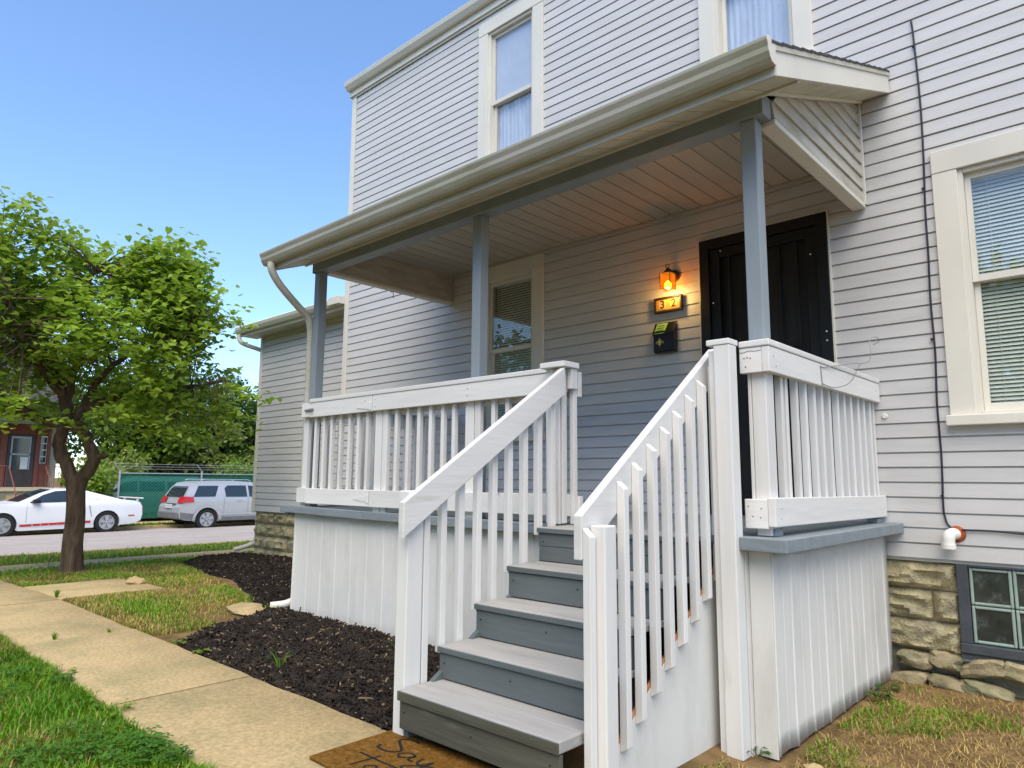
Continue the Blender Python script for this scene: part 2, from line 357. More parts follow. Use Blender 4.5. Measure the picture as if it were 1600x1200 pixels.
# roofs
def main_roof():
    mb = MB(); oh = .05; x0, x1 = XL-.06, XRT+.3; yr = 3.6; zr = EAVE+2.3; ye = -oh; ze = EAVE+.02
    sl = (zr-ze)/(yr-ye)
    mb.prism([(ye, ze+.10), (yr, zr+.10), (7.15+oh, ze+.10), (7.15+oh, ze+.04), (yr, zr+.02), (ye, ze+.04)], x0, x1, 'x')
    o = mb.build('roof', SHINGLE, house)
    WL[o.name] = WL.get(o.name, Vector((0, 0, 0)))
    o2 = MB().box(x0+.02, x1-.02, ye+.01, -.001, EAVE-.055, EAVE-.03).build('soffit', SOFFIT, house)
    MB().box(x0, x1, ye-.012, ye+.008, EAVE-.075, EAVE+.085).build('fascia_board', TRIM, house, bevel=.003)
    MB().prism([(ye-.012, EAVE+.115), (ye-.10, EAVE+.125), (ye-.115, EAVE+.11), (ye-.10, EAVE+.06), (ye-.06, EAVE+.01), (ye-.013, EAVE+.01)], x0-.01, x1, 'x').build('gutter', TRIM, house, bevel=.003)
    MB().box(x0, x0+.02, ye+.01, 7.4, EAVE-.075, EAVE+.05).build('rake_board', TRIM, house)
    # gable end wall
    MB().prism([(0, EAVE), (7.15, EAVE), (3.6, EAVE+2.2)], XL+.01, XL+.15, 'x').build('gable_wall', SIDING, house)
    # shadow trim board just under the soffit
    MB().box(XL-.005, XRT, -.04, -.025, EAVE-.10, EAVE-.056).build('frieze_trim', TRIM, house, bevel=.003)
main_roof()
def ext_roof():
    ye = -.0; x0 = XA-.22; x1 = XL-.035; ze = 3.64
    MB().prism([(ye, ze+.10), (5.2, ze+1.5), (5.2, ze+1.44), (ye, ze+.06)], x0, x1, 'x').build('extension_roof', SHINGLE, house)
    MB().box(x0+.01, x1, ye+.012, YA-.001, ze-.035, ze-.012).build('soffit', SOFFIT, house)
    MB().box(x0, x1, ye-.008, ye+.011, ze-.05, ze+.075).build('fascia_board', TRIM, house, bevel=.003)
    MB().prism([(ye-.009, ze+.095), (ye-.095, ze+.105), (ye-.11, ze+.09), (ye-.095, ze+.045), (ye-.06, ze), (ye-.009, ze)], x0-.005, x1-.06, 'x').build('gutter', TRIM, house, bevel=.003)
    MB().box(x1-.28, x1+.004, ye-.125, ye-.01, ze+.005, ze+.115).build('gutter_end_box', TRIM, house, bevel=.004)
    MB().prism([(ye+.02, ze-.03), (YA+.0, ze-.03), (4.9, ze+1.3), (4.9, ze+1.42), (ye+.02, ze+.06)], x0, x0+.022, 'x').build('rake_board', TRIM, house)
    # downspout: elbow from the gutter back to the corner, then down
    pts = smoothpath([(x0+.07, -.055, ze+.0), (x0+.07, -.05, ze-.08), (x0+.10, .02, ze-.17), (XA-.05, YA+.06, ze-.27), (XA-.045, YA+.10, ze-.42), (XA-.045, YA+.10, 1.5), (XA-.045, YA+.10, .28), (XA-.06, YA+.02, .14), (XA-.16, YA-.22, .06)], 5)
    MB().tube(pts, .036, 10).build('downspout', TRIM, house, smooth=50)
ext_roof()
o = MB().prism([(-.12, 0), (.12, 0), (.10, .07), (-.10, .07)], -.22, .22, 'x').build('splash_block', CONC, None, bevel=.01)
o.location = (XA-.35, YA-.42, gz(XA)+.0); o.rotation_euler[2] = R(40); tag(o, 'pale splash block on the ground at the foot of the extension downspout', 'splash block')

def window(key, meet, glass, cover, sill=True, cw=.15, hw=.16):
    a, b, c, d = OPEN[key]
    W = MB().box(a, a+cw, -.042, .0, c+.07, d-hw).box(b-cw, b, -.042, .0, c+.07, d-hw).build('window', TRIM, house, bevel=.004)
    MB().box(a, b, -.046, .0, d-hw+.001, d).build('head_casing', TRIM, W, bevel=.004)
    MB().box(a-.02, b+.02, -.085, .0, c, c+.069).build('sill', TRIM, W, bevel=.006)
    ia, ib, ic, id_ = a+cw, b-cw, c+.07, d-hw
    # jamb liner
    MB().box(ia-.001, ia+.03, -.02, .12, ic, id_).box(ib-.03, ib+.001, -.02, .12, ic, id_).box(ia+.031, ib-.031, -.02, .12, id_-.03, id_+.001).box(ia+.031, ib-.031, -.03, .12, ic-.001, ic+.02).build('jamb', TRIM, W, bevel=.003)
    def sash(z0, z1, y, bot, top):
        s_ = .035; x0, x1 = ia+.031, ib-.031
        F = MB().box(x0, x0+s_, y, y+.03, z0, z1).box(x1-s_, x1, y, y+.03, z0, z1).box(x0+s_, x1-s_, y, y+.03, z0, z0+bot).box(x0+s_, x1-s_, y, y+.03, z1-top, z1).build('sash', TRIM, W, bevel=.002)
        MB().box(x0+s_-.004, x1-s_+.004, y+.012, y+.016, z0+bot-.004, z1-top+.004).build('pane', glass, W)
    sash(meet-.02, id_-.031, .02, .045, .04)
    sash(ic+.021, meet+.03, .055, .055, .05)
    if cover == 'blind':
        mb = MB(); z = id_-.07; x0, x1 = ia+.05, ib-.05
        while z > ic+.06:
            mb.add([(x0, .096, z-.0115), (x1, .096, z-.0115), (x1, .112, z+.0115), (x0, .112, z+.0115), (x0, .097, z-.013), (x1, .097, z-.013), (x1, .113, z+.010), (x0, .113, z+.010)],
                   [(0, 1, 2, 3), (7, 6, 5, 4), (0, 4, 5, 1), (2, 6, 7, 3)]); z -= .0275
        tag(mb.build('blind', BLIND, W), kind='stuff')
        mb = MB().box(x0, x1, .09, .13, id_-.06, id_-.033)
        for t in (.16, .84): mb.tube([(lerp(x0, x1, t), .093, id_-.05), (lerp(x0, x1, t), .093, ic+.06)], .0012, 5)
        mb.build('blind_rail', BLIND, W)
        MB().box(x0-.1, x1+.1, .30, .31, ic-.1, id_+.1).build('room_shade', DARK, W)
    else:
        n = 60; vs = []; fs = []
        for i in range(n+1):
            x = lerp(ia+.04, ib-.04, i/n); y = .106+.008*math.sin(i*1.1)+.006*math.sin(i*.37)
            vs += [(x, y, ic+.03), (x, y, meet), ]
        for i in range(n): fs.append((2*i, 2*i+2, 2*i+3, 2*i+1))
        MB().add(vs, fs).build('curtain', CURTAIN, W, smooth=60, fix=False)
        MB().box(ia+.035, ib-.035, .056, .059, meet+.031, id_-.032).build('sky_reflection_sheet', SKYREFL, W)  # pale sheet added behind upper glass to stand in for the bright sky reflection
    return W
tag(window('right', 2.585, GLASS, 'blind'), 'cream framed sash window with lowered white blinds')
tag(window('porch', 2.63, GLASS, 'blind'), 'cream framed sash window under the porch roof')
window('up1', 5.58, GLASSUP, 'curtain'); window('up2', 5.58, GLASSUP, 'curtain')

# door
a, b, c, d = OPEN['door']
dr = MB().box(a+.085, b-.085, .03, .07, .96, d-.09).build('door', DOORIN, house)
tag(dr, 'black security storm door with dark mesh')
MB().box(a, a+.084, -.045, .03, .955, d-.0).box(b-.084, b, -.045, .03, .955, d).box(a+.085, b-.085, -.045, .03, d-.085, d).build('door_frame', BLACK, dr, bevel=.004)
MB().box(a+.086, a+.17, -.02, .012, .96, d-.088).box(b-.17, b-.086, -.02, .012, .96, d-.088).box(a+.171, b-.171, -.02, .012, d-.17, d-.088).box(a+.171, b-.171, -.02, .012, .96, 1.12).build('storm_door_frame', BLACK, dr, bevel=.004)
for i in range(5):
    x = lerp(a+.25, b-.25, i/4); MB().box(x-.008, x+.008, -.006, .008, 1.121, d-.171).build('security_bar', BLACK, dr)
MB().box(a+.25, b-.25, .0085, .0115, 2.28, 2.31).build('security_bar', BLACK, dr)
MB().lathe([(.008, -.045), (.02, -.043), (.024, -.03), (.012, -.02), (.02, -.0205)], (b-.125, 0, 2.02), 12, 'y').build('door_knob', WIRE, dr, smooth=50)
for x, z in ((a+.2, 3.16), (b-.04, 2.35), (b-.04, 2.28), (a+.12, 2.72), (b-.13, 2.97)):
    MB().lathe([(.006, -.049), (.006, -.044)], (x, 0, z), 8, 'y').build('screw_head', PVC, dr)
# light edge strip round the door frame
MB().box(a-.012, a-.001, -.04, -.0, .95, d+.012).box(b+.001, b+.012, -.04, -.0, .95, d+.012).box(a-.001, b+.001, -.04, -.0, d+.001, d+.012).build('door_edge_trim', TRIM, dr)

# foundation
def rock_block(x0, x1, z0, z1, y, parent, mt=BLOCK, name='foundation_block', depth=.05, seed=0, grid=.04):
    nx_, nz_ = max(4, int((x1-x0)/grid)), max(4, int((z1-z0)/grid)); vs = []; fs = []
    for j in range(nz_+1):
        for i in range(nx_+1):
            u, v = i/nx_, j/nz_; edge = min(u*(x1-x0), (1-u)*(x1-x0), v*(z1-z0), (1-v)*(z1-z0))
            bl = min(1, edge/.03)
            n_ = noise.noise(Vector((x0*7+u*4.5*(x1-x0)/.4, v*3.2+seed*3.1, seed*1.7)))+.5*noise.noise(Vector((u*11+seed, v*7, seed*2.2)))
            rg_ = 1-2.2*abs(noise.noise(Vector((x0*5+u*2.6*(x1-x0)/.4, v*2.3+seed*5.3, seed*.9)))); h = bl*(depth*.5+depth*.9*max(-.4, rg_)+depth*.25*n_)
            X, Z_ = lerp(x0, x1, u), lerp(z0, z1, v)
            vs.append((X, y-h-.004, Z_))
    for j in range(nz_):
        for i in range(nx_): q = j*(nx_+1)+i; fs.append((q, q+1, q+nx_+2, q+nx_+1))
    yb = y+.06; n0 = len(vs); vs += [(x0, yb, z0), (x1, yb, z0), (x1, yb, z1), (x0, yb, z1)]
    bot = list(range(0, nx_+1)); top = [nz_*(nx_+1)+i for i in range(nx_+1)]; lf = [j*(nx_+1) for j in range(nz_+1)]; rg = [j*(nx_+1)+nx_ for j in range(nz_+1)]
    fs += [tuple(bot)+(n0+1, n0), tuple(top[::-1])+(n0+3, n0+2), tuple(lf[::-1])+(n0, n0+3), tuple(rg)+(n0+2, n0+1), (n0, n0+1, n0+2, n0+3)]
    return center(MB().add(vs, fs).build(name, mt, parent, smooth=35))
fnd = MB().box(XL, .86, .05, .16, -.4, .699).box(1.93, XRT, .05, .16, -.4, .699).box(.8605, 1.9295, .05, .16, -.4, .09).build('foundation_wall', MORTAR, house)
MB().box(XA+.02, XL-.004, YA+.05, YA+.16, -.4, .679).build('foundation_wall', MORTAR, house)
sd_ = 0
rows = [(.112, .304), (.314, .506), (.516, .697)]
for r_, (z0, z1) in enumerate(rows):
    x = -6.2+(.11 if r_ % 2 else 0)
    for (xa, xb) in ([(.40, .857)] if r_ != 1 else [(.40, .70), (.71, .86)]):
        rock_block(xa, xb, z0, z1, .045, house, seed=sd_, depth=.05, grid=.017); sd_ += 1
    for xa in (1.94, 2.35, 2.76, 3.17, 3.58): rock_block(xa, xa+.40, z0, z1, .045, house, seed=sd_); sd_ += 1
    xx = XL+.02-(.2 if r_ % 2 else 0)
    while xx < -4.0:
        rock_block(max(xx, XL+.02), xx+.395, z0, z1, .045, house, seed=sd_); sd_ += 1; xx += .405
for r_, (z0, z1) in enumerate([(-.10, .085), (.095, .285), (.295, .485), (.495, .677)]):
    xx = XA+.03-(.2 if r_ % 2 else 0)
    while xx < XL-.05:
        rock_block(max(xx, XA+.03), min(xx+.395, XL-.01), z0, z1, YA+.045, house, seed=sd_); sd_ += 1; xx += .405
# rubble footing on the right
random.seed(3)
def rubble(x, z, sx, sz, y, seed):
    bm = bmesh.new(); bmesh.ops.create_icosphere(bm, subdivisions=3, radius=1)
    for v in bm.verts:
        c_ = v.co.copy(); m_ = max(abs(c_.x), abs(c_.y), abs(c_.z)); c_ = c_.lerp(c_/m_, .55)
        c_ *= 1+.28*noise.noise(c_*1.3+Vector((seed*3.3, 0, 0)))+.10*noise.noise(c_*4+Vector((0, seed, 0)))
        v.co = Vector((c_.x*sx, c_.y*.085, c_.z*sz))
    me = bpy.data.meshes.new('rubble_stone'); bm.to_mesh(me); bm.free(); me.materials.append(RUBBLE); me.shade_smooth(); me.set_sharp_from_angle(angle=R(30))
    return place('rubble_stone', me, house, (x, y, z), (0, R(random.uniform(-14, 14)), 0))
x = .50; i_ = 0
while x < 3.6:
    w_ = random.uniform(.07, .17); rubble(x+w_, random.uniform(.03, .075), w_*1.12, random.uniform(.045, .065), .02, i_); i_ += 1
    if random.random() < .8: rubble(x+w_+random.uniform(-.06, .06), random.uniform(-.09, -.05), w_*1.25, random.uniform(.05, .07), -.03, i_+50)
    x += w_*1.9
# basement glass-block window
bw = MB().box(.86, .925, -.01, .05, .205, .70).box(1.865, 1.93, -.01, .05, .205, .70).box(.926, 1.864, -.01, .05, .685, .70).build('basement_window', SLATE, house, bevel=.004)
tag(bw, 'basement window of glass blocks in a dark painted frame')
MB().box(.86, 1.93, -.03, .05, .145, .204).build('sill_board', SLATE, bw, bevel=.005)
MB().box(.855, 1.93, -.015, .05, .092, .144).build('sill_board', SLATE, bw, bevel=.005)
MB().tube([(.86, -.035, .098), (1.93, -.035, .098)], .012, 8).build('sill_pipe', SLATE, bw, smooth=60)
for i in range(4):
    for j in range(2):
        x0 = .93+i*.234; z0 = .21+j*.238
        o = MB().box(x0, x0+.018, .0, .05, z0, z0+.232).box(x0+.21, x0+.228, .0, .05, z0, z0+.232).box(x0+.018, x0+.21, .0, .05, z0, z0+.018).box(x0+.018, x0+.21, .0, .05, z0+.214, z0+.232).build('glass_block', GLASSBLOCK, bw, bevel=.006)
        MB().box(x0+.0185, x0+.2095, .012, .05, z0+.0185, z0+.2135).build('block_face', GBIN, bw)

# ------------------------------------------------------------------ porch
porch = thing('porch', 'covered front porch with white railings, blue grey posts and white metal skirting', 'porch', (-1.8, -1, 0))
ZD = .95
# deck
MB().prism([(-4.17, -1.97), (.53, -2.035), (.53, -.03), (-4.17, -.03)], ZD-.035, ZD, 'z').build('deck_floor', DECKGREY, porch)
def edge(x0, y0, x1, y1, zt0, zt1, th=.04, h=.066):
    d_ = Vector((x1-x0, y1-y0)).normalized(); n_ = Vector((d_.y, -d_.x))
    vs = []
    for (x, y, z) in ((x0, y0, zt0), (x1, y1, zt1)):
        for dn, dz in ((0, 0), (0, -h), (-th, -h), (-th, 0)): vs.append((x+n_.x*dn, y+n_.y*dn, z+dz))
    return center(MB().add(vs, [(0, 1, 2, 3), (7, 6, 5, 4), (0, 4, 5, 1), (1, 5, 6, 2), (2, 6, 7, 3), (3, 7, 4, 0)]).build('deck_edge_board', DECKGREY, porch, bevel=.005))
edge(-4.24, -2.0, -2.905, -2.015, ZD+.028, ZD+.012); edge(-2.90, -2.016, -.90, -2.035, ZD+.013, ZD+.004)
edge(.3335, -2.066, .572, -2.072, ZD+.003, ZD+.002); edge(.572, -2.0715, .575, -.028, ZD+.002, ZD+.0)
MB().box(-4.23, -4.17, -1.955, -.03, ZD-.06, ZD+.012).build('deck_edge_board', DECKGREY, porch)
# corrugated skirting
def skirt(p0, p1, n_out, z0f, z1, nm='skirting_panel', rib=.228, flare=0.):
    p0, p1 = Vector((*p0, 0)), Vector((*p1, 0)); Ln = (p1-p0).length; d_ = (p1-p0)/Ln; n_ = Vector((*n_out, 0))
    us = []; u = 0
    prof = [(0, 0), (.006, .005), (.020, .005), (.026, 0), (.125, 0), (.127, .0012), (.135, .0012), (.137, 0)]
    k = 0
    while k*rib < Ln:
        for a_, h in prof:
            if k*rib+a_ < Ln: us.append((k*rib+a_, h))
        k += 1
    us.append((Ln, 0)); vs = []; fs = []; nz_ = 10
    for u, h in us:
        for j in range(nz_+1):
            t = j/nz_; z = lerp(z0f(u/Ln)+.018*noise.noise(Vector((u*6, 1, 0))), z1, t)
            wob = .004*noise.noise(Vector((u*1.7+p0.x*3, z*2, p0.y)))+flare*(1-t)**2*(.6+.4*math.sin(u*2.1))
            q = p0+d_*u+n_*(h+wob); vs.append((q.x, q.y, z))
    m_ = len(us)
    for i in range(m_-1):
        for j in range(nz_): fs.append((i*(nz_+1)+j, (i+1)*(nz_+1)+j, (i+1)*(nz_+1)+j+1, i*(nz_+1)+j+1))
    o = center(MB().add(vs, fs).build(nm, SKIRT, porch, smooth=6, fix=False))
    so_ = o.modifiers.new('thick', 'SOLIDIFY'); so_.thickness = .003
    return o
skirt((-4.09, -1.925), (-.86, -1.965), (0, -1), lambda t: -.06, ZD-.03, flare=.01)
skirt((.45, -1.969), (.455, -.03), (1, 0), lambda t: -.075, ZD-.05, flare=.0)
skirt((-4.09, -.03), (-4.09, -1.92), (-1, 0), lambda t: -.06, ZD-.04)
MB().box(.335, .447, -1.972, -1.955, -.09, ZD-.06).build('skirting_corner_board', SKIRT, porch, bevel=.004)
MB().box(.20, .334, -2.005, -1.952, -.12, ZD-.06).build('skirting_corner_board', SKIRT, porch, bevel=.004)
# roof posts
PX = (.394, -1.792, -4.055)
for X in PX:
    p_ = board('roof_post', porch, BLUEGREY, X-.09, X, -1.80, -1.71, ZD+.001, 3.258, .006)
# beam and side beams
board('beam', porch, BLUEGREY, -4.14, .425, -1.825, -1.70, 3.259, 3.383, .006)
board('beam_end_cap', porch, BLUEGREY, -4.146, -4.141, -1.83, -1.70, 3.25, 3.383, .001)
board('side_beam', porch, TRIM, .375, .468, -1.699, -.03, 3.235, 3.268, .004)
board('side_beam', porch, TRIM, -4.14, -4.045, -1.699, -.03, 3.262, 3.295, .004)
PIT = .3945
def soff(y): return 3.215+(y+2.2)*PIT
# gable siding: outside right, inside/outside left
GSID = mat('stained_gable_siding', (.52, .49, .43), .5, .05, 2.5, .03, 30, (1, 1, 4), .35, col2=(.33, .29, .20), thr=.56, soft=.14, scale2=2.2, rnd=.03)
def gable(xo, sgn, z00):
    z = z00
    while z < 4.04:
        z1 = min(z+S, 4.06)
        def ymin(zz): return max(-1.70, (zz-.02-3.215)/PIT-2.2)
        ya = ymin(z); yb = ymin(z1)
        if ya < -.05:
            o0 = .018*sgn
            e_ = -.03
            yb = min(yb, e_-.001)
            vs = [(xo+o0, ya, z), (xo+o0, e_, z), (xo+.004*sgn, e_, z1), (xo+.004*sgn, yb, z1), (xo, ya, z), (xo, e_, z), (xo, e_, z1), (xo, yb, z1)]
            center(MB().add(vs, [(0, 1, 2, 3), (7, 6, 5, 4), (0, 4, 5, 1), (1, 5, 6, 2), (2, 6, 7, 3), (3, 7, 4, 0)]).build('gable_siding_plank', GSID, porch))
        z += S
gable(.448, 1, 3.270); gable(-4.06, 1, 3.297); gable(-4.125, -1, 3.297)
MB().prism([(-1.695, 3.27), (-.032, 3.27), (-.032, 4.05), (-1.695, 3.39)], .40, .447, 'x').build('gable_core', CEIL, porch)
MB().prism([(-1.695, 3.297), (-.032, 3.297), (-.032, 4.05), (-1.695, 3.39)], -4.124, -4.0605, 'x').build('gable_core', CEIL, porch)
MB().box(.449, .476, -.055, -.026, 3.262, 4.09).build('corner_channel', TRIM, porch, bevel=.003)
MB().box(.4255, .4475, -1.822, -1.70, 3.259, 3.385).build('beam_end_trim', BLUEGREY, porch, bevel=.002)
# ceiling panels
x = .397; zc0 = 3.602
cme = None
while x-.153 > -4.06:
    x0, x1 = x-.151, x
    pr = [(-.03, zc0), (-1.24, zc0-.01), (-1.699, 3.385), (-1.699, 3.393), (-1.24, zc0+.002), (-.03, zc0+.012)]
    mb = MB().prism(pr, x0, x0+.136, 'x')
    pr2 = [(yy, zz+.007) for yy, zz in pr]
    mb.prism(pr2, x0+.1362, x1, 'x')
    center(mb.build('ceiling_panel', CEIL, porch)); x -= .153
MB().prism([(-.03, zc0+.02), (-1.24, zc0+.012), (-1.695, 3.405), (-1.695, 3.42), (-1.24, zc0+.03), (-.03, zc0+.04)], -4.06, .397, 'x').build('ceiling_backing', DARK, porch)
MB().box(-4.04, .397, -.048, -.026, zc0-.028, zc0-.001).build('ceiling_trim', CEIL, porch, bevel=.003)
# roof
RX0, RX1 = -4.29, .675
rf = MB().prism([(-2.215, soff(-2.215)+.155), (-.027, soff(-.027)+.155), (-.027, soff(-.027)+.125), (-2.215, soff(-2.215)+.125)], RX0+.02, RX1-.02, 'x').build('roof', SHINGLE, porch)
# shingle courses: their butt edges show along the rake
y = -2.26; kk = 0
while y < -.06:
    y1 = min(y+.15, -.028); za = soff(y)+.158
    vs = [(RX0-.012, y, za+.022), (RX1+.012, y, za+.022), (RX1+.012, y1, soff(y1)+.170), (RX0-.012, y1, soff(y1)+.170), (RX0-.012, y, za+.006), (RX1+.012, y, za+.006), (RX1+.012, y1, soff(y1)+.158), (RX0-.012, y1, soff(y1)+.158)]
    MB().add(vs, [(0, 1, 2, 3), (7, 6, 5, 4), (0, 4, 5, 1), (1, 5, 6, 2), (2, 6, 7, 3), (3, 7, 4, 0)]).build('shingle_course', SHINGLE, rf, fix=False); y += .14
# fascia, rakes, soffits
MB().box(RX0, RX1, -2.212, -2.195, 3.208, 3.365).build('fascia_board', GUTTER, porch, bevel=.003)
for X in (RX0, RX1-.018):
    o = MB().prism([(-2.194, soff(-2.194)), (-.027, soff(-.027)), (-.027, soff(-.027)+.13), (-2.194, soff(-2.194)+.13)], X, X+.018, 'x').build('rake_board', TRIM, porch)
    MB().prism([(-2.23, soff(-2.23)+.1305), (-.027, soff(-.027)+.1305), (-.027, soff(-.027)+.163), (-2.23, soff(-2.23)+.163)], X-.008, X+.026, 'x').build('drip_edge', GUTTER, porch)
n = 30; xw = (RX1-RX0-.036)/n
for i in range(n):     # front eave soffit panels, sloping with the roof
    xa = RX0+.018+i*xw
    mb = MB().prism([(-2.194, soff(-2.194)+.004), (-1.83, soff(-1.83)+.004), (-1.83, soff(-1.83)+.012), (-2.194, soff(-2.194)+.012)], xa, xa+xw-.012, 'x')
    mb.prism([(-2.194, soff(-2.194)+.010), (-1.83, soff(-1.83)+.010), (-1.83, soff(-1.83)+.014), (-2.194, soff(-2.194)+.014)], xa+xw-.0118, xa+xw-.0002, 'x')
    center(mb.build('soffit_panel', SOFFIT, porch))
for (xa, xb) in ((.482, RX1-.019), (RX0+.019, -4.15)):
    mb = MB(); n = 24
    for i in range(n):
        ya = lerp(-1.828, -.03, i/n); yb = lerp(-1.828, -.03, (i+.86)/n); yc = lerp(-1.828, -.03, (i+1)/n)-.0002
        mb.prism([(ya, soff(ya)+.004), (yb, soff(yb)+.004), (yb, soff(yb)+.012), (ya, soff(ya)+.012)], xa, xb, 'x')
        mb.prism([(yb, soff(yb)+.009), (yc, soff(yc)+.009), (yc, soff(yc)+.014), (yb, soff(yb)+.014)], xa, xb, 'x')
    tag(mb.build('rake_soffit', SOFFIT, porch), kind='stuff')
MB().prism([(-1.83, soff(-1.83)-.012), (-.03, soff(-.03)-.012), (-.03, soff(-.03)+.003), (-1.83, soff(-1.83)+.003)], .470, .492, 'x').build('soffit_channel', TRIM, porch)
MB().box(RX0+.02, RX1-.02, -1.846, -1.827, soff(-1.84)-.014, soff(-1.84)+.004).build('soffit_channel', TRIM, porch)
gut = [(-2.2125, 3.372), (-2.30, 3.378), (-2.318, 3.368), (-2.315, 3.352), (-2.30, 3.325), (-2.296, 3.30), (-2.278, 3.272), (-2.262, 3.256), (-2.2125, 3.256)]
gm = MB().prism(gut, RX0-.01, RX1+.004, 'x').build('gutter', GUTTER, porch, bevel=.002)
MB().prism([(y-.003 if y < -2.22 else y, z) for y, z in gut], RX1+.0045, RX1+.009, 'x').build('gutter_end_cap', TRIM, gm)
MB().prism(gut, RX0-.016, RX0-.0105, 'x').build('gutter_end_cap', TRIM, gm)
pts = smoothpath([(-4.16, -2.262, 3.262), (-4.16, -2.255, 3.19), (-4.17, -2.16, 3.07), (-4.185, -1.95, 2.90), (-4.19, -1.84, 2.82), (-4.19, -1.80, 2.72), (-4.19, -1.79, 2.5), (-4.19, -1.79, 1.2), (-4.19, -1.79, 1.02)], 5)
MB().tube(pts, .036, 10).build('downspout', GUTTER, porch, smooth=50)
pts = smoothpath([(-4.19, -1.80, .86), (-4.19, -1.81, .6), (-4.19, -1.82, .16), (-4.20, -1.88, .07), (-4.27, -2.03, .05)], 5)
MB().tube(pts, .038, 10).build('downspout', TRIM, porch, smooth=50)
MB().tube([(-4.155, -.86, 3.262), (-4.10, -.86, 3.25), (-4.095, -.86, 3.21), (-4.10, -.86, 3.19), (-4.085, -.86, 3.18)], .004, 6).build('hook', WIRE, porch)

# ---- railings
ZC, ZT0, ZB0, ZB1 = 1.92, 1.786, 1.00, 1.135
PK = .036
def picket_mesh(h, w_=PK, d_=.036, bev=0.): return MB().box(-w_/2, w_/2, -d_/2, d_/2, 0, h).build('tmp', WHITE, None, fix=False)
def take(o):
    me = o.data; bpy.data.objects.remove(o); return me
PM = take(picket_mesh(ZT0-ZB0+.10))
# front railing
fr = board('railing', porch, WHITEH, -3.875, -.83, -1.962, -1.85, ZC+.001, ZC+.036, .006)      # cap board
tag(fr, 'front porch railing with a hinged gate section')
for xa, xb in ((-3.868, -2.908), (-2.90, -.85)):
    o = board('rail_board', fr, WHITEH, xa, xb, -1.956, -1.918, ZT0, ZC, .004); o.rotation_euler[1] = R(random.uniform(-.15, .15))
    o = board('rail_board', fr, WHITEH, xa-.01, xb+.01, -1.957, -1.919, ZB0-.002, ZB1, .004); o.rotation_euler[1] = R(random.uniform(-.2, .2))
board('rail_board', fr, WHITEH, -4.01, -3.874, -1.956, -1.918, ZT0+.005, ZC+.004, .004); board('rail_board', fr, WHITEH, -4.035, -3.885, -1.957, -1.919, ZB0+.005, ZB1+.004, .004)
board('rail_board', fr, WHITEH, -3.98, -.80, -1.88, -1.842, ZT0-.03, ZC-.002, .004); board('rail_board', fr, WHITEH, -3.98, -.795, -1.88, -1.842, ZB0-.01, ZB1-.01, .004)
for xa, xb in ((-4.02, -3.94), (-2.90, -2.81), (-2.80, -2.735), (-1.81, -1.72), (-1.712, -1.655), (-.845, -.81)):
    board('rail_post', fr, WHITE, xa, xb, -1.9175, -1.8805, ZD+.003, ZT0+.06, .004)
xp = [-3.839, -3.701, -3.577, -3.438, -3.303, -3.171, -3.036, -2.64, -2.493, -2.362, -2.217, -2.084, -1.955, -1.552, -1.412, -1.28, -1.15, -1.02]
for x in xp:
    o = place('baluster', PM, fr, (x+.018+random.uniform(-.004, .004), -1.899, ZB0+.01), (0, R(random.uniform(-.4, .4)), R(random.uniform(-2, 2))), .003)
for x, z, s_ in ((-2.93, 1.83, 1), (-2.93, 1.06, 1)):
    mb = MB().prism([(0, -.028), (0, .028), (-.19, .006), (-.19, -.006)], -1.9605, -1.9572, 'y'); o = mb.build('strap_hinge', WHITEH, fr); o.location = Vector((x, 0, z))-wloc(fr)
    mb = MB().tube([(x+.006, -1.962, z-.032), (x+.006, -1.962, z+.032)], .007, 8); mb.build('hinge_pin', WHITEH, fr)
MB().tube([(-3.93, -1.966, 1.852), (-3.80, -1.966, 1.858)], .010, 8).tube([(-3.83, -1.967, 1.852), (-3.83, -1.985, 1.845), (-3.79, -1.99, 1.848)], .005, 6).build('slide_bolt', WIRE, fr, smooth=50)
MB().tube([(-1.50, -1.96, 1.16), (-1.48, -1.985, 1.17), (-1.44, -1.985, 1.18), (-1.43, -1.965, 1.165), (-1.41, -1.98, 1.15)], .006, 6).build('latch_hook', mat('rusty_iron', (.10, .05, .035), .8, .3, 20), fr)
# newel at the top of the steps (left)
nw = board('newel_post', porch, WHITE, -.955, -.895, -2.02, -1.958, ZD+.006, 1.93, .005)
board('newel_face', nw, WHITE, -.894, -.845, -2.018, -1.965, ZD+.006, 1.925, .004); board('newel_face', nw, WHITE, -.838, -.825, -2.012, -1.97, ZD+.012, 1.92, .003)
board('newel_cap', nw, WHITEH, -.975, -.775, -2.06, -1.90, 1.932, 1.968, .005)
board('newel_bracket', nw, WHITE, -.826, -.79, -1.965, -1.90, 1.80, 1.93, .003)
# right railing (corner + side)
rr = board('railing', porch, WHITEH, .345, .483, -1.845, -.028, ZC+.001, ZC+.036, .006)
tag(rr, 'short side railing between the steps and the house wall')
board('cap_board', rr, WHITEH, .318, .483, -1.962, -1.847, ZC+.001, ZC+.036, .006)
board('rail_board', rr, WHITEH, .318, .438, -1.955, -1.918, ZT0, ZC, .004)
board('rail_board', rr, WHITEH, .439, .478, -1.956, -.03, ZT0, ZC-.001, .004)
board('rail_board', rr, WHITEH, .318, .438, -1.956, -1.919, ZB0-.01, ZB1+.002, .004)
o = board('rail_board', rr, WHITEH, .439, .479, -1.957, -.03, ZB0-.005, ZB1+.004, .004); o.rotation_euler[0] = R(-.35)
board('rail_post', rr, WHITE, .342, .360, -1.9175, -1.83, ZB1-.05, ZT0+.05, .003); board('rail_post', rr, WHITE, .362, .4385, -1.9172, -1.815, ZD+.003, ZT0+.05, .005)
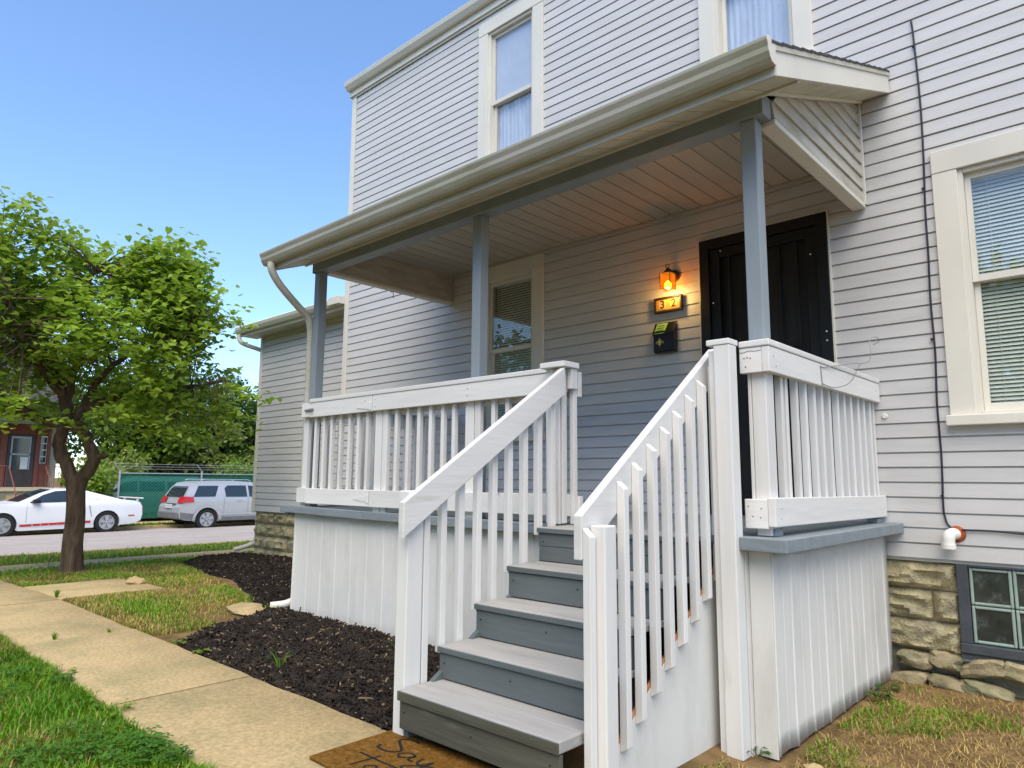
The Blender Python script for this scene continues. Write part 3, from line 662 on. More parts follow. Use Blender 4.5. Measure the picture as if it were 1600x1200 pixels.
board('rail_foot', rr, DECKGREY, .37, .45, -1.90, -1.80, ZD+.001, ZB0-.012, .003); board('rail_foot', rr, DECKGREY, .39, .46, -.2, -.06, ZD+.001, ZB0-.02, .003)
for y in (-1.715, -1.648, -1.51, -1.374, -1.231, -1.102, -.967, -.826, -.69, -.561, -.413, -.286, -.154, -.06):
    place('baluster', PM, rr, (.4195+random.uniform(-.002, .002), y+.02, ZB0+.01), (R(random.uniform(-.3, .3)), 0, R(random.uniform(-2, 2))), .003)
MB().tube(smoothpath([(.480, -1.22, 1.90), (.485, -1.12, 1.908), (.51, -.7, 1.98), (.53, -.60, 1.99), (.56, -.52, 2.02), (.57, -.50, 2.10), (.55, -.46, 2.17), (.58, -.40, 2.19), (.58, -.36, 2.165), (.555, -.40, 2.14)], 5), .0028, 6).tube(smoothpath([(.481, -1.2, 1.80), (.50, -1.05, 1.79), (.53, -.85, 1.84), (.53, -.66, 1.96), (.53, -.6, 1.985)], 5), .0028, 6).tube([(.481, -1.215, 1.905), (.481, -1.2, 1.79)], .003, 6).build('bent_wire', WIRE, rr)
MB().lathe([(.016, -.03), (.02, -.026), (.02, -.022)], (.50, 0, 1.69), 10, 'y').build('screw_eye', PVC, rr)
NAIL = mat('nail_hole', (.10, .09, .085), .8)
for x, z in ((.345, 1.865), (.362, 1.868), (.378, 1.863), (.352, 1.82), (.338, 1.10), (.40, 1.045), (.36, 1.05), (.405, 1.09)):
    MB().lathe([(.0035, -1.9572), (.0035, -1.95)], (x, 0, z), 7, 'y').build('nail_head', NAIL, rr)
for y, z in ((-1.90, 1.87), (-1.87, 1.82), (-.12, 1.86), (-1.88, 1.09), (-1.89, 1.04), (-.10, 1.05)):
    MB().lathe([(.0035, .4795), (.0035, .47)], (0, y, z), 7, 'x').build('nail_head', NAIL, rr)
for x, z in ((-2.86, 1.88), (-2.86, 1.82), (-2.83, 1.10), (-2.83, 1.03), (-1.75, 1.88), (-1.75, 1.83), (-3.83, 1.84), (-3.0, 1.88)):
    MB().lathe([(.0035, -1.9585), (.0035, -1.95)], (x, 0, z), 7, 'y').build('nail_head', NAIL, fr)
MB().tube(smoothpath([(.3195, -1.9556, 1.897), (.345, -1.9556, 1.896), (.372, -1.9556, 1.902), (.40, -1.9556, 1.898), (.437, -1.9556, 1.900)], 4), .0014, 4).build('paint_crack', NAIL, rr)
# left end railing
lr = board('railing', porch, WHITEH, -4.03, -3.91, -1.83, -.03, ZC-.02, ZC+.01, .005)
tag(lr, 'far end railing running from the gate post to the wall')
for xa, xb in ((-4.03, -3.992),):
    board('rail_board', lr, WHITEH, xa, xb, -1.84, -.03, ZT0-.02, ZC-.021, .004); board('rail_board', lr, WHITEH, xa, xb, -1.84, -.03, ZB0, ZB1, .004)
for i in range(12): place('baluster', PM, lr, (-3.972, -1.68+.135*i, ZB0+.01), (0, 0, 0), .003)

# ------------------------------------------------------------------ steps
st = thing('porch_steps', 'grey painted wooden steps with white handrails up to the porch', 'steps', (-.35, -2.7, 0))
SX0, SX1 = -.819, .149
OLD = mat('weathered_bottom_riser', (.085, .085, .066), .6, .2, 7, .35, 30, (.12, 1, 1), .25, col2=(.16, .16, .13), thr=.66, soft=.05, scale2=9)
NZ = [(3.262, .25), (3.018, .41), (2.767, .584), (2.5175, .757), (2.262, .953)]
for i, (yn, z) in enumerate(NZ):
    yb = NZ[i+1][0]-.02 if i < 4 else 1.975
    th = .032 if i else .048
    halves = [(-yn, -yn+.150), (-yn+.1525, -yb+.022)] if i == 0 else ([(-yn, -yb+.022)] if i < 4 else [(-yn, -2.12), (-2.117, -1.97)])
    for q, (ya, yb_) in enumerate(halves):
        if yb_-ya < .02: continue
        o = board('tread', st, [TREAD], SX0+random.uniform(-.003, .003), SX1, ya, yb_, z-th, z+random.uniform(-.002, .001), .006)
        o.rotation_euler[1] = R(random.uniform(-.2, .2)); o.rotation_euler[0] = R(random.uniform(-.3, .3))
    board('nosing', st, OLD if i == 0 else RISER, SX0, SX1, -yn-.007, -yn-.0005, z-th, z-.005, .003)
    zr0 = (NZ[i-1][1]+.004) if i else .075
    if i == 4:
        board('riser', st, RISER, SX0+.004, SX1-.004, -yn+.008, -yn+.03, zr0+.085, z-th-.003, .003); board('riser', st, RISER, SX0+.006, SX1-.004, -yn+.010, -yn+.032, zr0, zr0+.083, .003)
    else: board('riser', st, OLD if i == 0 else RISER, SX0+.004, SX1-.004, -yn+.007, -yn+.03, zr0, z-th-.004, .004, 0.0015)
    for xx in (SX0+.04, SX1-.05, (SX0+SX1)/2):
        MB().lathe([(.004, -yn+.0035 if i < 4 else -yn+.0045), (.004, -yn+.012)], (xx, 0, z-th-.05), 7, 'y').build('nail_head', DARK, st)
# stringers hidden below the treads
MB().prism([(-3.22, .0), (-3.22, .16), (-2.05, .88), (-2.05, .55), (-2.9, .0)], SX0+.002, SX0+.03, 'x').build('stringer', RISER, st)
# right side: triangular plywood panel with raw top edge
def pl(y): return .115+(2.94+y)*(.692)        # top edge of the panel
MB().prism([(-3.0, -.14), (-3.0, pl(-3.0)), (-1.99, pl(-1.99)), (-1.99, -.14)], .1505, .1650, 'x').build('side_panel', SKIRT, st, bevel=.002)
MB().prism([(-3.0, pl(-3.0)+.001), (-1.99, pl(-1.99)+.001), (-1.99, pl(-1.99)+.016), (-3.0, pl(-3.0)+.016)], .1505, .1645, 'x').build('raw_panel_edge', RAW, st)
def handrail(xa, xb, y0, z0, y1, z1, h, label):
    d_ = (Vector((y1, z1))-Vector((y0, z0))).normalized()
    hv = h/d_.x
    o = MB().prism([(y0, z0), (y1, z1), (y1, z1-hv), (y0, z0-hv)], xa, xb, 'x').build('handrail', WHITEH, st, bevel=.005)
    return tag(center(o), label)
hl = handrail(-.822, -.784, -3.285, 1.115, -2.035, 1.930, .145, 'left handrail board with balusters behind it')
hr = handrail(.122, .1645, -3.135, 1.084, -1.915, 1.948, .145, 'right handrail board with notched balusters')
def zhl(y): return lerp(1.115, 1.930, (y+3.285)/1.25)
def zhr(y): return lerp(1.084, 1.948, (y+3.135)/1.22)
# lower posts
board('newel_post', st, WHITE, -.902, -.823, -3.225, -3.125, -.02, zhl(-3.17)-.02, .005)
board('newel_post', st, WHITE, -.862, -.823, -3.118, -3.08, .22, zhl(-3.1)-.05, .004)
board('newel_post', st, WHITE, .172, .244, -3.088, -3.005, -.14, 1.045, .006)
# right top newel with cap
n2 = board('newel_post', st, WHITE, .243, .331, -2.10, -2.012, -.09, 1.925, .006)
board('newel_cap', n2, WHITEH, .206, .333, -2.104, -1.997, 1.926, 1.956, .004)
board('newel_face', n2, WHITE, .208, .2425, -2.085, -2.03, -.13, 1.90, .004)
def treadz(y):
    z = .06
    for yn, zz in NZ:
        if y >= -yn: z = zz
    return z
for y in (-2.985, -2.862, -2.733, -2.613, -2.487, -2.356, -2.226, -2.10):     # left balusters stand at the tread ends
    zb = treadz(y)-.035-random.uniform(0, .02); zt = zhl(y)-.08
    board('baluster', hl, WHITE, -.861, -.8235, y-.02, y+.018, zb, zt, .003).rotation_euler[1] = R(random.uniform(-.3, .3))
for i, y in enumerate((-3.112, -2.866, -2.749, -2.624, -2.502, -2.381, -2.253, -2.128, -2.0)):      # right balusters: tops bevelled
    zb = pl(y)-.05 if i else -.13; zt = zhr(y)-.05 if i else 1.035
    yw = .019
    mb = MB().prism([(y-yw, zb), (y-yw, zt), (y+yw, zt), (y+yw, zb)], .1655, .2035, 'x'); vs_ = []
    for (X, Y_, Z_) in mb.v:
        if Z_ == zt and X > .18: Z_ -= .034
        if Z_ == zb and X > .18: Z_ += .022
        vs_.append((X, Y_, Z_))
    mb.v = vs_
    center(mb.build('baluster', WHITE, hr, bevel=.003))

# ------------------------------------------------------------------ things on the wall
AMBER = mat('amber_glass', (.9, .45, .06), .3, .1, 4, emis=(1, .50, .06), estr=1.6)
BRONZE = mat('lamp_bronze', (.025, .018, .014), .45, .2, 9, spec=.5)
lamp = thing('wall_lantern', 'lit amber wall lantern in a dark metal cage beside the black door', 'lantern', (-1.13, -.03, 2.90))
MB().lathe([(.055, -.026), (.055, -.04), (.03, -.055)], (-1.13, 0, 3.03), 16, 'y').build('back_plate', BRONZE, lamp, smooth=40)
MB().tube(smoothpath([(-1.13, -.05, 3.03), (-1.13, -.10, 3.07), (-1.13, -.14, 3.075), (-1.13, -.145, 3.055)], 4), .008, 8).tube([(-1.13+.018*math.cos(t*.63), -.145, 3.098+.018*math.sin(t*.63)) for t in range(11)], .004, 6).build('arm', BRONZE, lamp, smooth=50)
MB().lathe([(.014, 3.075), (.03, 3.06), (.062, 3.035), (.064, 3.028)], (-1.13, -.145, 0), 4).build('lantern_roof', BRONZE, lamp)
s_ = .052
cage = MB()
for dx, dy in ((-1, -1), (1, -1), (1, 1), (-1, 1)): cage.tube([(-1.13+dx*.05, -.145+dy*.05, 3.03), (-1.13+dx*s_*.92, -.145+dy*s_*.92, 2.885)], .0035, 6)
for z in (2.885, 2.91): cage.tube([(-1.13-.05, -.195, z), (-1.13+.05, -.195, z), (-1.13+.05, -.095, z), (-1.13-.05, -.095, z), (-1.13-.05, -.195, z)], .003, 6)
cage.build('cage', BRONZE, lamp)
AG = bpy.data.materials.new('amber_pane'); AG.use_nodes = True; N = AG.node_tree.nodes; N.clear()
ou = N.new('ShaderNodeOutputMaterial'); t1 = N.new('ShaderNodeBsdfTransparent'); t1.inputs[0].default_value = (1, .62, .14, 1); e1 = N.new('ShaderNodeEmission'); e1.inputs[0].default_value = (1, .42, .04, 1); e1.inputs[1].default_value = .10
mx = N.new('ShaderNodeAddShader'); AG.node_tree.links.new(t1.outputs[0], mx.inputs[0]); AG.node_tree.links.new(e1.outputs[0], mx.inputs[1]); AG.node_tree.links.new(mx.outputs[0], ou.inputs[0])
for dx, dy in ((0, -1), (0, 1), (-1, 0), (1, 0)):
    if dx == 0: mb = MB().box(-1.177, -1.083, -.145+dy*.047-.0006, -.145+dy*.047+.0006, 2.89, 3.027)
    else: mb = MB().box(-1.13+dx*.047-.0006, -1.13+dx*.047+.0006, -.191, -.099, 2.89, 3.027)
    mb.build('lantern_pane', AG, lamp)
BULB = mat('lit_bulb', (1, .8, .5), .4, emis=(1, .72, .28), estr=14)
MB().lathe([(.004, 2.892), (.024, 2.900), (.034, 2.918), (.026, 2.94), (.01, 2.96)], (-1.13, -.145, 0), 14).build('bulb', BULB, lamp, smooth=80)
pl_ = bpy.data.lights.new('lantern_light', 'POINT'); pl_.energy = 2.3; pl_.color = (1, .60, .18); pl_.shadow_soft_size = .03
plo = bpy.data.objects.new('lantern_light', pl_); COL.objects.link(plo); plo.parent = lamp; plo.location = (0, -.115, -.04)

INK = mat('dark_red_brown_ink', (.05, .012, .008), .6)
sg = thing('house_number_plaque', 'framed amber house number plaque reading 3 2 below the lantern', 'house number', (-1.185, -.03, 2.71))
x0, x1, z0, z1 = -1.325, -1.05, 2.712, 2.852
MB().box(x0, x0+.02, -.062, -.026, z0, z1).box(x1-.02, x1, -.062, -.026, z0, z1).box(x0+.02, x1-.02, -.062, -.026, z0, z0+.02).box(x0+.02, x1-.02, -.062, -.026, z1-.02, z1).build('frame', mat('brown_frame', (.03, .016, .01), .5), sg, bevel=.003)
MB().box(x0+.02, x1-.02, -.05, -.03, z0+.02, z1-.02).build('plate', mat('amber_tile', (.42, .22, .05), .35, .08, 9), sg)
TILE = mat('cream_tile', (.52, .33, .11), .35)
for xx, ch in ((x0+.082, '3'), (x1-.082, '2')):
    MB().prism([(xx-.036, z0+.03), (xx+.036, z0+.03), (xx+.036, z1-.03), (xx-.036, z1-.03)], -.053, -.0505, 'y').build('number_tile', TILE, sg, bevel=.002)
    text_mesh('numeral', ch, .098, INK, sg, (xx, -.054, (z0+z1)/2), (R(90), 0, 0), .0006)
mbx = thing('mailbox', 'black metal wall mailbox with a green notice and gold emblem', 'mailbox', (-1.215, -.03, 2.345))
MB().prism([(-.10, 2.36), (-.10, 2.53), (-.05, 2.605), (-.026, 2.61), (-.026, 2.345), (-.09, 2.345)], -1.315, -1.115, 'x').build('box', BLACK, mbx, bevel=.006)
MB().prism([(-.108, 2.50), (-.108, 2.52), (-.055, 2.618), (-.026, 2.622), (-.026, 2.612), (-.052, 2.608), (-.103, 2.518)], -1.32, -1.11, 'x').build('lid', BLACK, mbx, bevel=.002)
GP = mat('green_paper', (.28, .50, .13), .8, .05, 6)
MB().add([(-1.305, -.109, 2.515), (-1.20, -.109, 2.515), (-1.185, -.063, 2.61), (-1.295, -.063, 2.61), (-1.305, -.110, 2.514), (-1.20, -.110, 2.514), (-1.185, -.064, 2.609), (-1.295, -.064, 2.609)], [(0, 1, 2, 3), (7, 6, 5, 4), (0, 4, 5, 1), (1, 5, 6, 2), (2, 6, 7, 3), (3, 7, 4, 0)]).build('green_notice', GP, mbx)
for t in (.25, .5, .75):
    y, z = lerp(-.1115, -.0655, t), lerp(2.515, 2.61, t)
    MB().add([(-1.285, y, z), (-1.215, y, z), (-1.213, y+.002, z+.006), (-1.283, y+.002, z+.006)], [(0, 1, 2, 3)]).build('print_line', mat('ink_green', (.05, .12, .03), .8), mbx, fix=False)
GOLD = mat('gold_emblem', (.65, .52, .18), .35, metal=.7)
em = MB().prism([(-1.253, 2.40), (-1.247, 2.40), (-1.243, 2.425), (-1.235, 2.447), (-1.25, 2.475), (-1.265, 2.447), (-1.257, 2.425)], -.1035, -.1005, 'y')
for s_ in (-1, 1): em.tube([(-1.25+s_*.006, -.102, 2.422), (-1.25+s_*.022, -.102, 2.448), (-1.25+s_*.034, -.102, 2.440), (-1.25+s_*.032, -.102, 2.425)], .0045, 6)
em.prism([(-1.268, 2.417), (-1.232, 2.417), (-1.232, 2.424), (-1.268, 2.424)], -.1045, -.1006, 'y').build('fleur_emblem', GOLD, mbx)
# cable down the wall
cb = thing('wall_cable', 'thin dark cable clipped down the siding beside the right window', 'cable', (.84, -.03, .92))
cp = smoothpath([(.845, -.012, 4.56), (.851, -.03, 4.55), (.858, -.032, 4.40), (.868, -.031, 3.9), (.862, -.031, 3.5), (.848, -.031, 3.11), (.846, -.031, 2.8), (.838, -.031, 2.47), (.842, -.031, 2.1), (.830, -.031, 1.76), (.832, -.031, 1.4), (.821, -.031, 1.08), (.826, -.031, 1.0), (.845, -.031, .945), (.905, -.031, .922), (1.1, -.031, .922), (1.5, -.031, .90), (2.3, -.031, .91)], 5)
MB().tube(cp, .0065, 6).build('cord', CABLE, cb, smooth=60)
for x, z in ((.856, 4.36), (.850, 3.28), (.834, 2.2), (.824, 1.14), (.93, .921), (1.4, .903)):
    MB().box(x-.014, x+.004, -.040, -.022, z-.006, z+.006).build('clip', CABLE, cb, bevel=.002)
vp = thing('vent_pipe', 'white plastic elbow pipe sealed with orange foam low on the wall', 'pipe', (.87, -.03, .80))
pts = smoothpath([(.885, -.012, .893), (.862, -.06, .893), (.850, -.085, .875), (.846, -.09, .83), (.846, -.09, .805)], 5)
MB().tube(pts, .038, 14).lathe([(.044, .80), (.044, .83)], (.846, -.09, 0), 16).build('elbow', PVC, vp, smooth=45)
o = MB().lathe([(.046, -.018), (.054, -.024), (.047, -.036), (.038, -.042)], (.884, 0, .893), 14, 'y').build('foam_seal', FOAM, vp, smooth=60)

# ------------------------------------------------------------------ doormat
mt_ = thing('doormat', 'brown coir doormat with black script lettering at the foot of the steps', 'doormat', (-.55, -3.55, .02))
COIR = mat('coir', (.24, .115, .022), .95, .35, 60, .9, 300, spec=.05, col2=(.34, .18, .05), thr=.6, scale2=25)
o = MB().prism([(-.40, -.235), (.40, -.235), (.40, .235), (-.40, .235)], 0, .014, 'z').build('mat', COIR, mt_, bevel=.006)
mt_.location = (-.53, -3.42, .0185); WL[mt_.name] = Vector(mt_.location); o.location = (0, 0, 0)
INKB = mat('black_print', (.012, .011, .010), .9)
def stroke(pts, w_=.011):
    pts = smoothpath([(x, y, .0155) for x, y in pts], 5); vs = []; fs = []
    for i, q in enumerate(pts):
        d_ = (pts[min(i+1, len(pts)-1)]-pts[max(i-1, 0)]); d_.normalize(); n_ = Vector((-d_.y, d_.x, 0))*w_/2
        vs += [q-n_, q+n_]
    for i in range(len(pts)-1): fs.append((2*i, 2*i+1, 2*i+3, 2*i+2))
    o_ = MB().add(vs, fs).build('script_lettering', INKB, mt_, fix=False); o_.location = (0, 0, 0)
stroke([(-.16, .185), (-.22, .19), (-.255, .15), (-.20, .11), (-.15, .07), (-.19, .03), (-.26, .03), (-.28, .06)], .014)
stroke([(-.06, .08), (-.10, .085), (-.13, .05), (-.10, .025), (-.06, .06), (-.055, .08), (-.055, .035), (-.02, .03)])
stroke([(-.01, .085), (.0, .04), (.03, .03), (.055, .085), (.05, .0), (.02, -.04), (-.02, -.03), (.03, .02), (.09, .05)])
stroke([(-.27, -.06), (-.12, -.06), (.05, -.055)], .012); stroke([(-.17, -.02), (-.18, -.10), (-.19, -.17)], .012)
stroke([(-.10, -.10), (-.06, -.13), (-.10, -.16), (-.13, -.13), (-.10, -.10)]); stroke([(-.03, -.10), (.0, -.16), (.03, -.10), (.06, -.16), (.10, -.10), (.13, -.10), (.12, -.16), (.17, -.15)])

# ------------------------------------------------------------------ street trees and backdrop
def leafshape(s_):
    h = s_*.5
    return [(0, 0, 0), (-h*.55, -h*.18, .06*s_), (-h*.98, h*.35, .10*s_), (-h*.72, h*1.05, .06*s_), (0, h*1.9, -.05*s_), (h*.72, h*1.05, .06*s_), (h*.98, h*.35, .10*s_), (h*.55, -h*.18, .06*s_), (0, h*.7, -.01*s_)], \
           [(0, 1, 8), (1, 2, 8), (2, 3, 8), (3, 4, 8), (8, 4, 5), (8, 5, 6), (8, 6, 7), (8, 7, 0)]
def leaf_at(mb, pos, s_, rng, droop=.5):
    v, f = leafshape(s_*rng.uniform(.7, 1.2))
    e = Matrix.Rotation(rng.uniform(0, 6.28), 3, 'Z') @ Matrix.Rotation(rng.gauss(-droop*.45, .34), 3, 'X') @ Matrix.Rotation(rng.gauss(0, .34), 3, 'Y')
    mb.add([e @ Vector(q)+pos for q in v], f)
def inside(p_, ells):
    return any(((p_.x-c[0])/r[0])**2+((p_.y-c[1])/r[1])**2+((p_.z-c[2])/r[2])**2 < 1 for c, r in ells)
tree = thing('redbud_tree', 'small redbud tree with forked leaning trunk and heart shaped leaves on the lawn', 'tree', (-9.23, -2.3, gz(-9.2)))
rng = random.Random(11)
tb = MB()
trunk = [(-9.25, -2.27, -.12), (-9.23, -2.28, -.0), (-9.19, -2.31, .31), (-9.13, -2.32, .66), (-9.09, -2.35, .96), (-9.08, -2.37, 1.16)]
tb.tube(smoothpath(trunk, 3), [.27, .205, .165, .148, .14, .135, .130, .127, .124, .122, .120, .118, .118, .119, .12, .122], 12)
def limb(pts, r0, r1, sub=4, n=9):
    pp = smoothpath(pts, sub); pp = [q+Vector((rng.gauss(0, .008), rng.gauss(0, .008), rng.gauss(0, .008))) for q in pp]
    tb.tube(pp, [lerp(r0, r1, i/(len(pp)-1)) for i in range(len(pp))], n); return pp
limb([(-9.09, -2.36, 1.08), (-9.16, -2.48, 1.37), (-9.21, -2.57, 1.61), (-9.16, -2.57, 1.81), (-9.1, -2.54, 2.01), (-9.1, -2.6, 2.27), (-9.13, -2.68, 2.57)], .09, .065)
limb([(-9.07, -2.35, 1.08), (-8.96, -2.26, 1.33), (-8.91, -2.22, 1.48), (-8.96, -2.30, 1.7), (-9.06, -2.40, 1.92), (-9.33, -2.74, 1.98), (-9.57, -3.0, 2.09), (-9.89, -3.3, 2.22), (-10.4, -3.7, 2.5)], .095, .04)
limb([(-8.91, -2.23, 1.46), (-8.85, -2.18, 1.51), (-8.77, -2.12, 1.50)], .05, .035)
LB = [[(-9.08, -2.44, 1.86), (-9.01, -2.46, 2.01), (-8.93, -2.42, 2.14), (-8.76, -2.32, 2.49), (-8.47, -2.12, 2.84), (-8.06, -1.79, 3.11), (-7.7, -1.5, 3.2)],
      [(-9.1, -2.54, 2.01), (-9.02, -2.56, 2.49), (-8.84, -2.5, 3.01), (-8.83, -2.58, 3.54), (-8.62, -2.49, 4.06)],
      [(-9.13, -2.68, 2.57), (-9.3, -2.91, 3.01), (-9.51, -3.21, 3.53), (-9.59, -3.38, 4.3)],
      [(-9.1, -2.54, 2.2), (-8.9, -2.9, 2.6), (-8.5, -3.3, 3.0), (-8.3, -3.5, 3.4)],
      [(-9.13, -2.68, 2.5), (-9.5, -2.3, 2.9), (-9.9, -1.9, 3.3), (-10.1, -1.7, 3.8)],
      [(-9.33, -2.74, 1.98), (-9.7, -3.4, 2.4), (-10.0, -4.1, 2.9), (-10.1, -4.5, 3.4)],
      [(-8.93, -2.42, 2.14), (-8.6, -1.9, 2.4), (-8.1, -1.3, 2.5), (-7.8, -1.0, 2.6)]]
nodes = []
for b_ in LB: nodes += limb(b_, .065, .018, 5, 7)
ELLS = [((-9.55, -3.1, 3.3), (1.75, 1.75, 1.75)), ((-8.5, -2.1, 3.2), (1.25, 1.25, 1.25)), ((-7.95, -1.55, 2.75), (.95, .95, 1.15)), ((-9.7, -4.2, 3.2), (1.5, 1.4, 1.5)), ((-10.3, -2.2, 3.2), (1.5, 1.4, 1.4)), ((-8.6, -3.2, 2.9), (1.1, 1.1, 1.1)), ((-9.4, -3.3, 4.2), (.95, .95, .95)), ((-7.95, -1.85, 3.75), (.55, .55, .75))]
crown = MB(); big = []
cnt = 0; ntw = 0
while ntw < 1500:
    c, r = rng.choice(ELLS)
    q = Vector((rng.uniform(-1, 1), rng.uniform(-1, 1), rng.uniform(-1, 1)))
    if not .25 < q.length < 1: continue
    p0 = Vector((c[0]+q.x*r[0], c[1]+q.y*r[1], c[2]+q.z*r[2]))
    if p0.z < 1.75 or (p0.x > -7.55 and p0.z < 2.3) or noise.noise(p0*1.1) < -.16: continue
    ntw += 1
    nd = min(nodes, key=lambda t: (t-p0).length)
    d_ = (p0-nd).normalized()
    if ntw % 3 == 0:
        mid = nd.lerp(p0, .55)+Vector((0, 0, .06)); tb.tube([nd, mid, p0], [.012, .008, .004], 4)
    else: tb.tube([p0-d_*.35, p0], [.006, .003], 3)
    out = Vector((d_.x, d_.y, d_.z*.4+rng.uniform(-.3, .25))).normalized()
    for i in range(15):
        pos = p0+out*(i*.042-.2)+Vector((rng.gauss(0, .07), rng.gauss(0, .07), rng.gauss(0, .05)))
        if len(big) < 220 and (pos-Vector((1.9, -5.4, 1.2))).length < 10.9 and rng.random() < .25: big.append(pos); continue
        leaf_at(crown, pos, .092, rng)
tb.build('trunk', BARK, tree, smooth=50, fix=False).location = -WL[tree.name]
cr = crown.build('crown', LEAF, tree, fix=False); tag(cr, kind='stuff')
lv, lf = leafshape(.095); lm = bpy.data.meshes.new('leaf'); lm.from_pydata(lv, [], lf); lm.materials.append(LEAF)
for q in big: place('leaf', lm, tree, q, (rng.gauss(-.25, .34), rng.gauss(0, .34), rng.uniform(0, 6.28)))

def far_tree(name, label, loc, h, rad, n, lm_, seed, size=.22, trunk_h=None, group='trees beyond the street', cat='tree', flat=1.):
    rg = random.Random(seed); t_ = thing(name, label, cat, loc, group)
    L0 = Vector(loc); th = trunk_h if trunk_h is not None else h*.35
    tm = MB()
    if th > 0:
        tm.tube([L0+Vector((0, 0, -.2)), L0+Vector((rg.uniform(-.2, .2), rg.uniform(-.2, .2), th)), L0+Vector((rg.uniform(-.3, .3), rg.uniform(-.3, .3), h*.75))], [.05*h*.5+.05, .035*h*.5+.03, .02], 8)
        for i in range(6):
            a_ = rg.uniform(0, 6.28); tm.tube([L0+Vector((0, 0, th*rg.uniform(.7, 1.4))), L0+Vector((math.cos(a_)*rad*.7, math.sin(a_)*rad*.7, h*rg.uniform(.5, .8)))], [.05, .015], 5)
        tm.build('trunk', BARK, t_, fix=False)
    cl = []
    for i in range(26):
        q = Vector((rg.gauss(0, 1), rg.gauss(0, 1), rg.gauss(0, 1))).normalized()*rg.uniform(.45, 1)
        zc_ = th*.6+(h-th*.6)*.5; cl.append((L0+Vector((q.x*rad*.75, q.y*rad*.75, zc_+q.z*(h-th*.6)*.42*flat)), rad*rg.uniform(.22, .42)))
    mb = MB()
    for i in range(n):
        c_, r_ = rg.choice(cl); q = Vector((rg.gauss(0, 1), rg.gauss(0, 1), rg.gauss(0, 1))).normalized()*r_*rg.uniform(.55, 1.05)
        p_ = c_+q
        if p_.z < L0.z+.05: continue
        s_ = size*rg.uniform(.6, 1.3); e = Matrix.Rotation(rg.uniform(0, 6.28), 3, 'Z') @ Matrix.Rotation(rg.gauss(-.4, .5), 3, 'X') @ Matrix.Rotation(rg.gauss(0, .5), 3, 'Y')
        mb.add([e @ Vector(v)+p_ for v in ((0, 0, 0), (-.4*s_, .5*s_, .06*s_), (0, 1.1*s_, -.03*s_), (.4*s_, .5*s_, .06*s_))], [(0, 1, 2), (0, 2, 3)])
    tag(mb.build('crown', lm_, t_, fix=False), kind='stuff'); return t_
far_tree('broad_tree', 'bright green broad tree rising behind the screened fence', (-31.5, 6.6, -.5), 7.0, 2.6, 9000, LEAFM, 1)
far_tree('broad_tree', 'dark dense tree rising behind the silver car', (-32.0, 11.5, -.5), 6.6, 2.6, 9000, LEAFD, 2)
far_tree('broad_tree', 'yellow green feathery tree above the pale van', (-31.5, 9.2, -.5), 5.0, 2.0, 8000, LEAFP, 3)
far_tree('broad_tree', 'tall mid green tree behind the yellow clapboard house', (-40, 4.5, -.5), 8.5, 3.6, 8000, LEAFM, 4)
far_tree('broad_tree', 'tall dark tree far behind the fence', (-42, 13, -.5), 8.6, 4.0, 9000, LEAFD, 5)
far_tree('broad_tree', 'mid green tree beyond the end of the extension', (-34, 14.5, -.5), 7.0, 3.2, 8000, LEAFM, 6)
far_tree('broad_tree', 'dark tree standing left of the yellow clapboard house', (-36, -12, -.5), 9.0, 4.0, 6000, LEAFD, 7)
far_tree('broad_tree', 'large tree in the distance far up the street', (-44, 22, -.5), 10.0, 5.0, 8000, LEAFM, 8)
far_tree('broad_tree', 'low spreading tree beyond the dark van', (-36, 7.6, -.5), 5.0, 2.8, 7000, LEAFD, 14, .24, .4)
far_tree('broad_tree', 'low spreading tree beyond the pale blue van', (-38, 11.5, -.5), 5.0, 3.2, 7000, LEAFM, 15, .24, .4)
for i_, (x_, y_, h_, lb_) in enumerate(((-9, -17, 9, 'dark leafy yard tree across the side yard opposite the redbud'), (-2.5, -15, 8.5, 'mid green yard tree directly opposite the porch window'), (4, -16, 9.5, 'tallest dark yard tree opposite the porch steps'), (11, -14, 9, 'mid green yard tree opposite the blinds window'), (-16, -15, 8, 'dark yard tree beside the street opposite the parked coupe'))):
    far_tree('yard_tree', lb_, (x_, y_, -.1), h_, 3.9, 7000, LEAFM if i_ % 2 else LEAFD, 40+i_, .28, 1.6, 'trees facing the porch')
far_tree('vine_bush', 'leafy vine mound with pale blossoms swallowing the end of the fence', (-26.9, 3.0, -.45), 2.5, 1.25, 3500, LEAFM, 9, .13, 0, 'bushes by the fence', 'bush')
far_tree('vine_bush', 'green bush beside the yellow clapboard house', (-28.5, 4.4, -.45), 2.9, 1.4, 3500, LEAFP, 10, .15, 0, 'bushes by the fence', 'bush')
far_tree('vine_bush', 'low hedge behind the green fence screen', (-28.2, 9.5, -.45), 2.6, 1.6, 3500, LEAFM, 12, .15, 0, 'bushes by the fence', 'bush')
far_tree('vine_bush', 'pale scrub behind the row of screened vehicles', (-31, 11.5, -.45), 3.4, 2.2, 4000, LEAFP, 13, .16, 0, 'bushes by the fence', 'bush')

